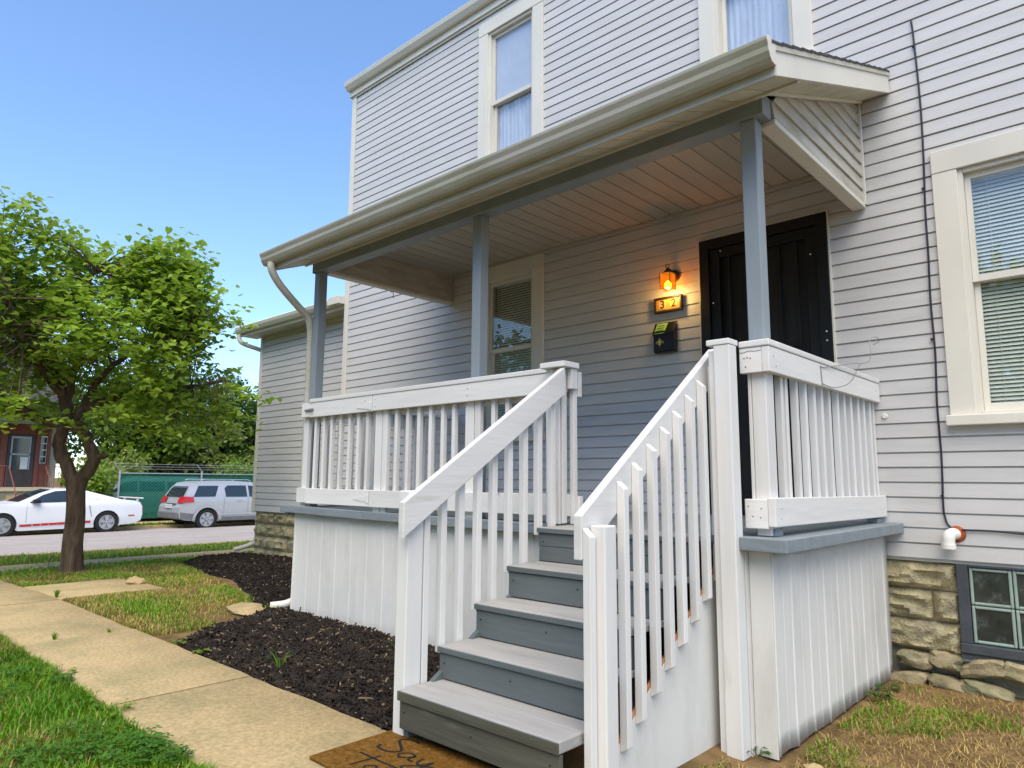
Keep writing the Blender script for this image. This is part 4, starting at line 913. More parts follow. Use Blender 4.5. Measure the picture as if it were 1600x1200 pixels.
# ------------------------------------------------------------------ fence with green screen
fz = lambda y: gz(-26)+.0
fence = thing('chain_link_fence', 'chain link fence with green privacy screen and barbed wire arms', 'fence', (-26, 9, -.45))
GALV = mat('galvanised_steel', (.42, .43, .43), .45, .1, 8, metal=.4)
SCR = bpy.data.materials.new('green_screen'); SCR.use_nodes = True; N = SCR.node_tree.nodes; L = SCR.node_tree.links; N.clear()
ou = N.new('ShaderNodeOutputMaterial'); t1 = N.new('ShaderNodeBsdfTransparent'); t1.inputs[0].default_value = (.55, .8, .72, 1); d1 = N.new('ShaderNodeBsdfDiffuse'); d1.inputs[0].default_value = (.03, .19, .14, 1)
mx = N.new('ShaderNodeMixShader'); nz_ = N.new('ShaderNodeTexNoise'); nz_.inputs['Scale'].default_value = 1.5; mr = N.new('ShaderNodeMapRange'); mr.inputs[3].default_value = .36; mr.inputs[4].default_value = .52
L.new(nz_.outputs[0], mr.inputs[0]); L.new(mr.outputs[0], mx.inputs[0]); L.new(t1.outputs[0], mx.inputs[1]); L.new(d1.outputs[0], mx.inputs[2]); L.new(mx.outputs[0], ou.inputs[0])
F0, F1, FB, FT = 3.75, 15.7, -.30, 1.36
for i in range(5):
    y = F0+i*2.98
    p_ = MB().tube([(-26, y, -.6), (-26, y, FT+.1)], .035, 10).build('fence_post', GALV, fence, smooth=60)
    MB().tube([(-26, y, FT+.08), (-25.9, y-.25, FT+.36)], .018, 8).build('barb_arm', GALV, p_)
MB().tube([(-26, F0, FT), (-26, F1, FT-.02)], .022, 8).build('top_rail', GALV, fence, smooth=60)
MB().box(-26.045, -26.04, F0+.03, F1, FB, FT-.02).build('privacy_screen', SCR, fence, fix=False)
mb = MB(); hgt = FT-.03-FB; y = F0-hgt
while y < F1:
    for s_ in (1, -1):
        a_, b_ = (y, y+hgt) if s_ == 1 else (y+hgt, y)
        za, zb = FB, FT-.03
        ya, yb = a_, b_
        if min(ya, yb) < F0+.03:
            t = (F0+.03-min(ya, yb))/hgt
            if ya < yb: ya, za = F0+.03, lerp(FB, FT-.03, t)
            else: yb, zb = F0+.03, lerp(FT-.03, FB, t)
        if max(ya, yb) > F1:
            t = (max(ya, yb)-F1)/hgt
            if ya < yb: yb, zb = F1, lerp(FT-.03, FB, t)
            else: ya, za = F1, lerp(FB, FT-.03, t)
        w_ = .0022
        mb.add([(-26.03, ya-w_, za), (-26.03, ya+w_, za), (-26.03, yb+w_, zb), (-26.03, yb-w_, zb)], [(0, 1, 2, 3)])
    y += .12
tag(mb.build('chain_link', mat('green_coated_wire', (.10, .22, .18), .5), fence, fix=False), kind='stuff')
for k_ in range(3):
    z = FT+.16+.09*k_; x = -25.97+.033*k_
    MB().tube([(x, F0-.1-.08*k_, z), (x, F1, z)], .006, 5).build('barbed_wire', GALV, fence)

# ------------------------------------------------------------------ vehicles
def car(name, label, prof, arches, hw, loc, rotz, paint, levels, cuts, cat='car'):
    """prof: closed side outline (x forward, z up) incl. wheel arches; hw(x, z): half width"""
    t_ = thing(name, label, cat, loc); t_.rotation_euler[2] = rotz
    bm = bmesh.new(); vs = [bm.verts.new((x, 0, z)) for x, z in prof]; bm.faces.new(vs)
    for z in levels: bmesh.ops.bisect_plane(bm, geom=bm.verts[:]+bm.edges[:]+bm.faces[:], plane_co=(0, 0, z), plane_no=(0, 0, 1))
    for x in cuts: bmesh.ops.bisect_plane(bm, geom=bm.verts[:]+bm.edges[:]+bm.faces[:], plane_co=(x, 0, 0), plane_no=(1, 0, 0))
    bm.verts.ensure_lookup_table(); bm.edges.ensure_lookup_table(); bm.verts.index_update()
    V = [(v.co.x, hw(v.co.x, v.co.z), v.co.z) for v in bm.verts]; n = len(V)
    V += [(x, -y, z) for x, y, z in V]
    Fc = [tuple(v.index for v in f.verts) for f in bm.faces]; Fc2 = [tuple(i+n for i in f[::-1]) for f in Fc]
    bnd = [(e.verts[0].index, e.verts[1].index) for e in bm.edges if len(e.link_faces) == 1]
    br = [(a, b, b+n, a+n) for a, b in bnd]; bm.free()
    body = MB().add(V, Fc+Fc2+br).build('body', paint, None, smooth=38); body.parent = t_
    return t_
def patch(t_, name, mt, poly, hw, side=1, off=.006, levels=(), parent=None):
    bm = bmesh.new(); bm.faces.new([bm.verts.new((x, 0, z)) for x, z in poly])
    for z in levels: bmesh.ops.bisect_plane(bm, geom=bm.verts[:]+bm.edges[:]+bm.faces[:], plane_co=(0, 0, z), plane_no=(0, 0, 1))
    bm.verts.index_update(); V = [(v.co.x, side*(hw(v.co.x, v.co.z)+off), v.co.z) for v in bm.verts]; Fc = [tuple(v.index for v in f.verts) for f in bm.faces]; bm.free()
    o = MB().add(V, Fc).build(name, mt, None, fix=False); o.parent = parent or t_
    return o
def cross(t_, name, mt, pts, wid, off=.008):
    """panel across the body between outline points (windscreen, rear glass...)"""
    V = []; 
    for (x, z), w_ in zip(pts, wid): V += [(x, -w_, z), (x, w_, z)]
    Fc = [(2*i, 2*i+1, 2*i+3, 2*i+2) for i in range(len(pts)-1)]
    o = MB().add(V, Fc).build(name, mt, None, smooth=50, fix=False); o.parent = t_; return o
TYRE = mat('tyre_rubber', (.018, .018, .02), .8, .2, 9); ALLOY = mat('alloy', (.42, .42, .43), .35, .08, 6, metal=.5); DKARCH = mat('arch_dark', (.01, .01, .012), .8)
CGLASS = mat('car_glass', (.02, .03, .035), .06, .2, 2, spec=.8)
def wheel(t_, x, y, r, wd, spokes, side):
    w_ = MB().lathe([(r*.62, -wd/2), (r*.93, -wd/2), (r, -wd/2+.03), (r, wd/2-.03), (r*.93, wd/2), (r*.62, wd/2)], (0, 0, 0), 28, 'y', 0, False).build('wheel', TYRE, None, smooth=40)
    w_.parent = t_; w_.location = (x, y, r)
    rm = MB().lathe([(r*.66, side*(wd/2-.012)), (r*.66, side*(wd/2+.002)), (r*.60, side*(wd/2+.002)), (r*.58, side*(wd/2-.05)), (.02, side*(wd/2-.06))], (0, 0, 0), 28, 'y', 0, False)
    for i in range(spokes):
        a_ = 2*math.pi*i/spokes+.3; c_, s_ = math.cos(a_), math.sin(a_); y0 = side*(wd/2-.004); y1 = side*(wd/2-.045)
        p_ = lambda rr_, tt: (c_*rr_-s_*tt, s_*rr_+c_*tt)
        q = [p_(.03, -.045), p_(r*.62, -.055), p_(r*.62, .055), p_(.03, .045)]
        rm.add([(a, y0, b) for a, b in q]+[(a, y1, b) for a, b in q], [(0, 1, 2, 3), (7, 6, 5, 4), (0, 4, 5, 1), (1, 5, 6, 2), (2, 6, 7, 3), (3, 7, 4, 0)])
    rm.lathe([(.055, side*(wd/2-.03)), (.05, side*(wd/2+.004)), (.02, side*(wd/2+.008))], (0, 0, 0), 14, 'y')
    o = rm.build('rim', [ALLOY], None, smooth=30); o.parent = w_
    o = MB().lathe([(r*.575, side*(wd/2-.055)), (.02, side*(wd/2-.066))], (0, 0, 0), 20, 'y').build('brake_shadow', DKARCH, None); o.parent = w_
def arc(cx, cz, r, a0, a1, n=10): return [(cx+r*math.cos(lerp(a0, a1, i/n)), cz+r*math.sin(lerp(a0, a1, i/n))) for i in range(n+1)]
def sm(a, b, x): t = max(0, min(1, (x-a)/(b-a))); return t*t*(3-2*t)
# -- coupe (x forward). wheelbase 2.72: rear axle x=-1.36, front x=1.36
CW = mat('white_car_paint', (.74, .74, .75), .25, .02, 2, spec=.6)
def hwc(x, z):
    b_ = .93-.10*sm(1.3, 2.45, x)-.10*sm(-1.6, -2.45, x)
    b_ -= .05*sm(.42, .16, z)
    return b_-.30*sm(.86, 1.40, z)
prof = [(-2.38, .36), (-2.42, .55), (-2.40, .80), (-2.33, .93), (-2.15, .985), (-1.75, 1.03), (-1.2, 1.19), (-.75, 1.32), (-.3, 1.375), (.1, 1.355), (.45, 1.24), (.95, 1.00), (1.15, .965), (1.7, .91), (2.15, .83), (2.33, .70), (2.36, .5), (2.30, .30), (2.1, .20)]
prof += [(1.36+.37, .20)]+arc(1.36, .335, .37, -.37, math.pi+.37, 14)[0:]+[(.98, .18), (-.98, .18)]+arc(-1.36, .335, .37, -.37, math.pi+.37, 14)+[(-1.76, .24), (-2.2, .27)]
cp_ = car('parked_coupe', 'white sports coupe with a red side stripe parked across the street', prof, None, hwc, (-23.37, .955, -.515), R(-90), CW, (.3, .42, .55, .7, .82, .92, 1.05, 1.2, 1.3), (-2.2, -1.9, -1.0, -.5, 0, .5, 1.0, 1.8, 2.2))
RED = mat('red_stripe', (.55, .02, .02), .3, .05, 4, spec=.5); TAIL = mat('tail_lamp', (.45, .012, .02), .2, .1, 5, spec=.6); BLK = mat('black_plastic', (.02, .02, .022), .5)
for sd_ in (1, -1):
    patch(cp_, 'side_window', CGLASS, [(-.72, .99), (.72, .965), (.70, 1.0), (.38, 1.19), (.05, 1.30), (-.3, 1.32), (-.62, 1.28)], hwc, sd_, .006, (1.05, 1.15, 1.22))
    st_ = patch(cp_, 'side_stripe', RED, [(-.90, .335), (.93, .285), (.93, .35), (-.90, .405)], hwc, sd_, .007, (.32, .36))
    patch(cp_, 'sill_skirt', CW, [(-.96, .20), (.96, .17), (.96, .25), (-.96, .28)], hwc, sd_, .03)
    for i in range(5):
        patch(cp_, 'quarter_louver', mat('louver_grey', (.5, .5, .51), .5), [(-1.15+i*.075, 1.02), (-1.12+i*.075, 1.02), (-1.04+i*.075, 1.12+.012*i), (-1.07+i*.075, 1.12+.012*i)], hwc, sd_, .012, (1.06,))
    patch(cp_, 'door_seam', BLK, [(.78, .40), (.787, .40), (.787, .95), (.78, .95)], hwc, sd_, .004, (.5, .7, .82)); patch(cp_, 'side_marker', TAIL, [(-2.18, .50), (-1.98, .50), (-1.98, .54), (-2.18, .54)], hwc, sd_, .006)
    mi = MB().prism([(.45, .96), (.68, .96), (.66, 1.07), (.50, 1.08)], sd_*.90, sd_*1.06, 'y').build('mirror', BLK, None, bevel=.02); mi.parent = cp_
    patch(cp_, 'side_scoop', mat('scoop_shade', (.35, .35, .36), .5), [(-.93, .52), (-.90, .52), (-.82, .86), (-.86, .86)], hwc, sd_, .006, (.7,))
    for xx in (1.36, -1.36): wheel(cp_, xx, sd_*.80, .335, .24, 5, sd_)
    tl = MB().box(-2.43, -2.40, sd_*.45 if sd_ > 0 else -.82, .82 if sd_ > 0 else -.45, .66, .84).build('tail_light', TAIL, None, bevel=.01); tl.parent = cp_
    for i, ch in enumerate('MUSTANG'):
        o = text_mesh('stripe_letter', ch, .05, CW, None, (0, 0, 0), None, .001); o.parent = st_; xx = .62-.21*i
        o.location = (xx, sd_*(hwc(xx, .33)+.010), .322+.006*i); o.rotation_euler = (R(90), 0, R(180) if sd_ > 0 else 0)
cross(cp_, 'windscreen', CGLASS, [(.98, 1.0), (.7, 1.137), (.42, 1.268), (.15, 1.355)], [.70, .66, .60, .53]); cross(cp_, 'rear_window', CGLASS, [(-.72, 1.345), (-1.0, 1.27), (-1.3, 1.185), (-1.6, 1.09)], [.50, .55, .60, .66])
for yy in (-.2, .2): cross(cp_, 'roof_stripe', RED, [(-.70, 1.342), (-.3, 1.381), (.1, 1.362)], [.0, .0, .0]) if False else None
o = MB().prism([(-2.46, 1.03), (-2.2, 1.06), (-2.2, 1.085), (-2.47, 1.075)], -.72, .72, 'y').box(-2.36, -2.3, -.62, -.54, .95, 1.04).box(-2.36, -2.3, .54, .62, .95, 1.04).build('spoiler', CW, None, bevel=.01); o.parent = cp_
o = MB().box(-2.40, -2.25, -.55, .55, 1.0865, 1.09).build('spoiler_stripe', RED, None); o.parent = cp_
o = MB().box(-1.7, 2.0, -.74, .74, .17, .30).build('underbody', DKARCH, None); o.parent = cp_
# -- silver SUV. wheelbase 2.86; rear axle at x=-1.43
CS = mat('silver_car_paint', (.44, .44, .45), .3, .03, 2, spec=.6, metal=.3)
def hws(x, z):
    b_ = .925-.07*sm(1.6, 2.4, x)-.06*sm(-1.9, -2.42, x)-.03*sm(.5, .3, z)
    return b_-.20*sm(1.05, 1.66, z)
prof = [(-2.32, .42), (-2.36, .58), (-2.34, .78), (-2.25, .92), (-2.18, 1.12), (-2.02, 1.42), (-1.85, 1.60), (-1.5, 1.65), (-.6, 1.675), (.2, 1.63), (.55, 1.52), (1.25, 1.10), (1.9, 1.04), (2.25, .93), (2.32, .7), (2.3, .4), (2.1, .28), (1.84, .28)]
prof += arc(1.43, .36, .40, -.2, math.pi+.2, 14)+[(1.0, .30), (-1.0, .30)]+arc(-1.43, .36, .40, -.2, math.pi+.2, 14)+[(-1.86, .32), (-2.2, .36)]
sv_ = car('parked_suv', 'silver sport utility vehicle with red tail lamps parked across the street', prof, None, hws, (-23.22, 6.82, -.56), R(90), CS, (.42, .6, .78, .95, 1.1, 1.25, 1.4, 1.55, 1.62), (-2.1, -1.9, -1.0, -.4, .2, .8, 1.0, 1.9))
GREYP = mat('grey_bumper', (.16, .16, .165), .6)
for sd_ in (1, -1):
    patch(sv_, 'side_window', CGLASS, [(-1.93, 1.13), (-1.18, 1.13), (-1.02, 1.50), (-1.72, 1.50)], hws, sd_, .006, (1.2, 1.3, 1.4)); patch(sv_, 'side_window', CGLASS, [(-.80, 1.12), (-.02, 1.11), (-.02, 1.51), (-.70, 1.51), (-.82, 1.42)], hws, sd_, .006, (1.2, 1.3, 1.4))
    patch(sv_, 'side_window', CGLASS, [(.06, 1.11), (1.02, 1.10), (.50, 1.47), (.06, 1.51)], hws, sd_, .006, (1.2, 1.3, 1.4))
    patch(sv_, 'lower_cladding', GREYP, [(-1.0, .30), (1.0, .30), (1.0, .43), (-1.0, .43)], hws, sd_, .012); patch(sv_, 'bumper_side', GREYP, [(-2.30, .40), (-1.86, .33), (-1.83, .55), (-2.33, .62)], hws, sd_, .010)
    patch(sv_, 'side_moulding', CS, [(-.98, .50), (.98, .50), (.98, .56), (-.98, .56)], hws, sd_, .02)
    a2 = [(-1.43+.50*math.cos(t), .36+.50*math.sin(t)) for t in [lerp(-.05, math.pi+.05, i/14) for i in range(15)]]; a1 = [(-1.43+.405*math.cos(t), .36+.405*math.sin(t)) for t in [lerp(math.pi+.05, -.05, i/14) for i in range(15)]]
    patch(sv_, 'arch_flare', CS, a2+a1, hws, sd_, .025)
    for xx in (-.40, .62): patch(sv_, 'door_handle', ALLOY, [(xx, .96), (xx+.2, .96), (xx+.2, .99), (xx, .99)], hws, sd_, .025)
    for xx in (-.86, .02): patch(sv_, 'door_seam', BLK, [(xx, .45), (xx+.008, .45), (xx+.008, 1.1), (xx, 1.1)], hws, sd_, .004, (.6, .78, .95))
    tl = MB().add([(-2.30, sd_*.50, .93), (-2.30, sd_*.905, .93), (-1.90, sd_*.945, .95), (-1.93, sd_*.93, 1.13), (-2.19, sd_*.90, 1.14), (-2.22, sd_*.5, 1.12)], [(0, 1, 4, 5), (1, 2, 3, 4)]).build('tail_light', TAIL, None); tl.parent = sv_
    for xx in (1.43, -1.43): wheel(sv_, xx, sd_*.80, .36, .24, 6, sd_)
    o = MB().tube([(-1.6, sd_*.66, 1.69), (-1.5, sd_*.66, 1.72), (.1, sd_*.66, 1.71), (.2, sd_*.66, 1.66)], .018, 6).build('roof_rail', ALLOY, None); o.parent = sv_
cross(sv_, 'rear_window', CGLASS, [(-2.205, 1.13), (-2.12, 1.30), (-2.03, 1.43), (-1.98, 1.48)], [.70, .67, .63, .60]); cross(sv_, 'windscreen', CGLASS, [(1.20, 1.14), (.9, 1.32), (.58, 1.51)], [.74, .68, .62])
o = MB().box(-2.42, -2.30, -.80, .80, .40, .62).build('rear_bumper', GREYP, None, bevel=.03); o.parent = sv_
o = MB().box(-2.385, -2.34, -.26, .26, .74, .87).build('number_plate', mat('plate_white', (.6, .6, .58), .5), None, bevel=.005); o.parent = sv_
o = MB().box(-2.36, -2.27, -.42, .42, .895, .925).build('chrome_strip', ALLOY, None, bevel=.005); o.parent = sv_
o = MB().box(-1.9, 2.0, -.74, .74, .24, .40).build('underbody', DKARCH, None); o.parent = sv_
# -- vehicles behind the screen
def van(name, label, loc, rotz, paint, Ln, h, prof, win):
    hwv = lambda x, z: .92-.16*sm(1.0, h, z)
    v_ = car(name, label, prof, None, hwv, loc, rotz, paint, (.5, .9, 1.1, 1.4), (-1, 0, 1), 'van')
    for sd_ in (1, -1):
        for pl_ in win: patch(v_, 'side_window', CGLASS, pl_, hwv, sd_, .008, (1.25,))
        patch(v_, 'side_trim', ALLOY, [(-Ln/2+.1, .62), (Ln/2-.1, .62), (Ln/2-.1, .67), (-Ln/2+.1, .67)], hwv, sd_, .01)
        for xx in (-Ln*.3, Ln*.3): wheel(v_, xx, sd_*.82, .34, .22, 5, sd_)
    return v_
van('parked_van', 'dark van standing behind the green fence screen', (-28.0, 5.2, -.47), R(-90), mat('teal_van_paint', (.34, .40, .40), .35, .05, 3, spec=.5), 4.6, 1.75,
    [(-2.3, .35), (-2.3, 1.2), (-2.1, 1.62), (-1.9, 1.72), (.5, 1.72), (.9, 1.6), (1.6, 1.12), (2.2, .98), (2.3, .6), (2.25, .35)], [[(-1.95, 1.14), (-.7, 1.14), (-.7, 1.55), (-1.8, 1.55)], [(-.6, 1.14), (.35, 1.14), (.35, 1.56), (-.6, 1.56)], [(.42, 1.14), (1.35, 1.14), (.85, 1.5), (.42, 1.55)]])
van('parked_van', 'pale blue passenger van standing behind the silver car', (-28.2, 11.6, -.47), R(-90), mat('pale_van_paint', (.42, .50, .54), .35, .05, 3, spec=.5), 5.4, 2.0,
    [(-2.7, .35), (-2.7, 1.5), (-2.6, 1.85), (-2.3, 1.93), (1.2, 1.93), (1.6, 1.8), (2.2, 1.2), (2.65, 1.05), (2.7, .6), (2.65, .35)], [[(-2.4+.62*i, 1.3), (-1.86+.62*i, 1.3), (-1.86+.62*i, 1.75), (-2.4+.62*i, 1.75)] for i in range(5)]+[[(.8, 1.3), (1.9, 1.28), (1.5, 1.7), (.8, 1.75)]])

# ------------------------------------------------------------------ house across the street
fh = thing('far_house', 'yellow clapboard house with brown red door surround across the street', 'house', (-33, 0, -.5))
YEL = mat('yellow_siding', (.52, .46, .30), .6, .06, 3); BRN = mat('red_brown_paint', (.22, .075, .05), .6, .12, 5, .1, 30); DKB = mat('dark_brown_door', (.075, .06, .055), .6, .15, 5)
HX = -31.5
MB().box(-39, HX-.05, -8, 3.1, -.45, 4.2).build('wall', YEL, fh)
mb = MB()
for i in range(40): mb.prism([(HX-.05, -.1+.105*i), (HX-.02, -.1+.105*i), (HX-.045, .0+.105*i)], 2.88, 3.12, 'y') if False else mb.add([(HX-.02, 2.88, .62+.1*i), (HX-.02, 3.12, .62+.1*i), (HX-.045, 3.12, .715+.1*i), (HX-.045, 2.88, .715+.1*i), (HX-.05, 2.88, .62+.1*i), (HX-.05, 3.12, .62+.1*i)], [(0, 1, 2, 3), (0, 4, 5, 1)])
tag(mb.build('clapboards', YEL, fh, fix=False), kind='stuff')
MB().box(HX-.0495, HX+.02, -.4, 2.86, .55, 3.3).build('porch_front', BRN, fh)
dq = MB().box(HX+.021, HX+.06, 1.40, 2.30, .82, 2.90).build('door', DKB, fh)
for z0, z1 in ((1.48, 2.06), (2.12, 2.72)): MB().box(HX+.061, HX+.07, 1.55, 2.12, z0, z1).build('door_pane', CGLASS, dq)
MB().box(HX+.061, HX+.075, 1.50, 2.17, 2.062, 2.118).build('door_rail', GALV, dq); MB().box(HX+.061, HX+.075, 2.122, 2.165, 1.48, 2.8).box(HX+.061, HX+.075, 1.50, 1.548, 1.48, 2.8).box(HX+.061, HX+.075, 1.5485, 2.121, 2.722, 2.80).build('door_rail', GALV, dq)
MB().box(HX+.0705, HX+.074, 1.85, 2.10, 1.50, 1.98).build('paper_notice', PVC, dq)
sl_ = MB().box(HX+.021, HX+.035, 2.50, 2.72, 1.75, 2.85).build('sidelight', PVC, fh)
for i in range(4): MB().box(HX+.036, HX+.042, 2.52, 2.70, 1.78+.265*i, 2.0+.265*i).build('sidelight_pane', CGLASS, sl_)
MB().box(HX+.021, HX+.09, 2.33, 2.47, .56, 3.25).build('pilaster', BRN, fh); MB().box(HX+.021, HX+.09, 1.15, 1.36, .56, 3.25).build('pilaster', BRN, fh); MB().box(HX+.021, HX+.07, 2.74, 2.85, .56, 3.25).build('pilaster', BRN, fh)
MB().box(HX+.021, HX+1.5, -.6, 3.1, .66, .80).build('porch_floor', YEL, fh); MB().box(HX+.021, HX+1.45, -.5, 3.05, -.45, .659).build('porch_base', MORTAR, fh)
for i in range(5): MB().box(HX+1.451+.28*i, HX+1.73+.28*i, 1.2, 2.4, -.45, .5-.2*i).build('step', CONC, fh)
MB().prism([(-40, 4.2), (-30.6, 4.2), (-35.2, 6.9)], -8.4, 3.5, 'y').build('roof', SHINGLE, fh)
MB().prism([(HX-.1, 3.45), (HX+1.7, 3.2), (HX+1.7, 3.3), (HX-.1, 3.7)], -.7, 3.2, 'y').build('porch_roof', SHINGLE, fh)
for y in (-.5, 3.0): MB().tube([(HX+1.42, y, .8), (HX+1.42, y, 3.22)], .05, 8).build('porch_column', BRN, fh)
rl = MB().tube([(HX+1.44, 2.45, 1.6), (HX+1.44, 3.0, 1.6)], .02, 6).tube([(HX+1.44, -.4, 1.6), (HX+1.44, 1.15, 1.6)], .02, 6).build('iron_railing', BRN, fh)
for y in [-.4+.14*i for i in range(12)]+[2.45+.137*i for i in range(5)]: MB().tube([(HX+1.44, y, .8), (HX+1.44, y, 1.6)], .009, 5).build('railing_bar', BRN, rl)
for y in (1.2, 2.4): MB().tube([(HX+1.46, y, 1.6), (HX+2.9, y, .6), (HX+2.9, y, -.4)], .018, 6).build('stair_rail', BRN, fh)

# ------------------------------------------------------------------ mulch beds
def bed(name, label, outline, hgt, base, nchips, seed):
    rg = random.Random(seed)
    xs_ = [q[0] for q in outline]; ys_ = [q[1] for q in outline]; x0, x1, y0, y1 = min(xs_), max(xs_), min(ys_), max(ys_)
    def inp(x, y):
        c_ = False; n_ = len(outline); j = n_-1
        for i in range(n_):
            xi, yi = outline[i]; xj, yj = outline[j]
            if (yi > y) != (yj > y) and x < (xj-xi)*(y-yi)/(yj-yi)+xi: c_ = not c_
            j = i
        return c_
    def dist(x, y):
        b_ = 9
        for i in range(len(outline)):
            a_, c_ = Vector(outline[i]), Vector(outline[(i+1) % len(outline)]); p_ = Vector((x, y)); t = max(0, min(1, (p_-a_).dot(c_-a_)/(c_-a_).length_squared)); b_ = min(b_, (p_-a_-(c_-a_)*t).length)
        return b_
    def ht(x, y):
        d_ = dist(x, y)*(1 if inp(x, y) else -1)+.03*noise.noise(Vector((x*5, y*5, 2)))
        return gz(x)+base+hgt*sm(-.02, .3, d_)+(.02*noise.noise(Vector((x*7, y*7, 0)))+.012*noise.noise(Vector((x*19, y*19, 5))))*sm(-.02, .1, d_)-.08*sm(.02, -.12, d_)
    st_ = .035; nx_ = int((x1-x0+.3)/st_); ny_ = int((y1-y0+.3)/st_); vs = []; fs = []
    for j in range(ny_+1):
        for i in range(nx_+1): x, y = x0-.15+i*st_, y0-.15+j*st_; vs.append((x, y, ht(x, y)))
    for j in range(ny_):
        for i in range(nx_): q = j*(nx_+1)+i; fs.append((q, q+1, q+nx_+2, q+nx_+1))
    o = MB().add(vs, fs).build(name, MULCH, None, smooth=80, fix=False); tag(o, label, 'mulch', kind='stuff')
    mb = MB(); k_ = 0
    while k_ < nchips:
        x, y = rg.uniform(x0, x1), rg.uniform(y0, y1)
        if not inp(x, y): continue
        k_ += 1; l_ = rg.uniform(.010, .04)*(1.0 if rg.random() < .93 else 1.8); w_ = rg.uniform(.002, .008); th = rg.uniform(.002, .006)
        e = Matrix.Rotation(rg.uniform(0, 6.28), 3, 'Z') @ Matrix.Rotation(rg.gauss(0, .4), 3, 'Y') @ Matrix.Rotation(rg.gauss(0, .5), 3, 'X')
        p_ = Vector((x, y, ht(x, y)+rg.uniform(0, .012)))
        b8 = [(-l_, -w_, -th), (l_, -w_*.6, -th), (l_, w_*.6, -th), (-l_, w_, -th), (-l_, -w_*.8, th), (l_*.9, -w_*.4, th), (l_*.9, w_*.4, th), (-l_, w_*.8, th)]
        mb.add([e @ Vector(q)+p_ for q in b8], [(4, 5, 6, 7), (0, 1, 5, 4), (1, 2, 6, 5), (2, 3, 7, 6), (3, 0, 4, 7)], 1 if rg.random() < .035 else 0)
    c_ = mb.build('mulch_chips', [CHIP, mat('pale_chip', (.20, .14, .085), .85, .3, 9, rnd=.2)], o, fix=False); tag(c_, kind='stuff')
    return ht
hb1 = bed('mulch_bed', 'dark shredded mulch bed between the walk and the porch skirting', [(-3.62, -3.12), (-3.4, -3.17), (-.97, -3.18), (-.93, -1.9), (-4.1, -1.88), (-4.25, -2.2), (-3.95, -2.55), (-3.9, -2.85)], .085, -.01, 20000, 21)
hb2 = bed('mulch_bed', 'dark shredded mulch bed along the extension foundation', [(-9.3, -.75), (-8.5, -1.05), (-6.6, -1.25), (-5.5, -1.6), (-4.7, -2.0), (-4.15, -1.95), (-4.12, .05), (-6.2, .05), (-6.3, .33), (-9.25, .33)], .09, .0, 15000, 22)

# ------------------------------------------------------------------ grass (blades)
def blades(name, label, n, sampler, mats_, hmin, hmax, seed, wid=.004, lean=.5):
    rg = random.Random(seed); mb = MB(); k_ = 0; tries = 0
    while k_ < n and tries < n*12:
        tries += 1; s_ = sampler(rg)
        if s_ is None: continue
        x, y, hs, mi = s_; z = gz(x)-.02+(.02*noise.noise(Vector((x*.9, y*.9, 0))) if (-9 < x < 5 and -8 < y < 1) else 0)
        h = rg.uniform(hmin, hmax)*hs; a_ = rg.uniform(0, 6.28); w_ = wid*rg.uniform(.6, 1.4); l_ = h*rg.uniform(.1, lean)
        dx, dy = math.cos(a_), math.sin(a_); px, py = -dy*w_, dx*w_
        mb.add([(x-px, y-py, z), (x+px, y+py, z), (x+dx*l_*.35-px*.8, y+dy*l_*.35-py*.8, z+h*.6), (x+dx*l_*.35+px*.8, y+dy*l_*.35+py*.8, z+h*.6), (x+dx*l_, y+dy*l_, z+h*rg.uniform(.8, 1))], [(0, 1, 3, 2), (2, 3, 4)], mi); k_ += 1
    o = mb.build(name, mats_, None, fix=False); return tag(o, label, 'grass', kind='stuff')
GM = [GRASS, GRASSY, DRY]
def s_near(rg):
    x = rg.uniform(-8.5, 1.5); y = -4.0-(rg.random()**1.6)*2.2+.03*noise.noise(Vector((x*5, 0, 0)))
    if (Vector((x, y))-Vector((1.9, -5.43))).length < .9: return None
    yl = noise.noise(Vector((x*1.3, y*1.3, 4))); 
    edge_ = (y > -4.12); mi = 0
    if x < -4.0 and y > -4.35 and rg.random() < .5: mi = 1
    if yl > .25 and rg.random() < .5: mi = 1
    if rg.random() < .05: mi = 2
    return x, y, (1.0+.5*noise.noise(Vector((x*2.5, y*2.5, 1)))), mi
blades('lawn_grass', 'lush green grass along the near edge of the concrete walk', 85000, s_near, GM, .025, .08, 31, .0035, 1.0)
def s_strip(rg):
    x, y = rg.uniform(-10, -4.0), rg.uniform(-3.16, -.9)
    if -7.75 < x < -6.35 and y < -2.15: return None
    d_ = noise.noise(Vector((x*1.2, y*1.6, 8)))
    if d_ < -.28 and rg.random() < .8: return None
    if y > lerp(-1.0, -2.0, (x+8.5)/4.3) and x > -8.5: return None
    if x > -4.4 and y > -2.6 : return None
    mi = 0 if rg.random() < .34+.7*d_ else (1 if rg.random() < .62 else 2)
    if -6.4 < x and y < -2.95 and rg.random() < .5: mi = 2
    return x, y, 1+.5*d_, mi
blades('lawn_grass', 'patchy yellow green grass between the walk and the mulch', 46000, s_strip, GM, .02, .06, 32, .004, .8)
def s_far(rg):
    if rg.random() < .55: x, y = rg.uniform(-13.4, -11.1), rg.uniform(-8, 12)
    else: x, y = rg.uniform(-10, -9.3), rg.uniform(-8, 12)
    mi = 0 if rg.random() < .6 else 1
    return x, y, 1+.4*noise.noise(Vector((x, y, 0))), mi
blades('lawn_grass', 'grass verge on either side of the pavement by the road', 30000, s_far, GM, .04, .10, 33, .009, .8)
def s_farv(rg):
    x, y = rg.uniform(-24.6, -23.6), rg.uniform(-6, 14); return x, y, 1, (0 if rg.random() < .6 else 1)
blades('lawn_grass', 'grass verge behind the parked cars', 9000, s_farv, GM, .06, .14, 34, .014, .8)
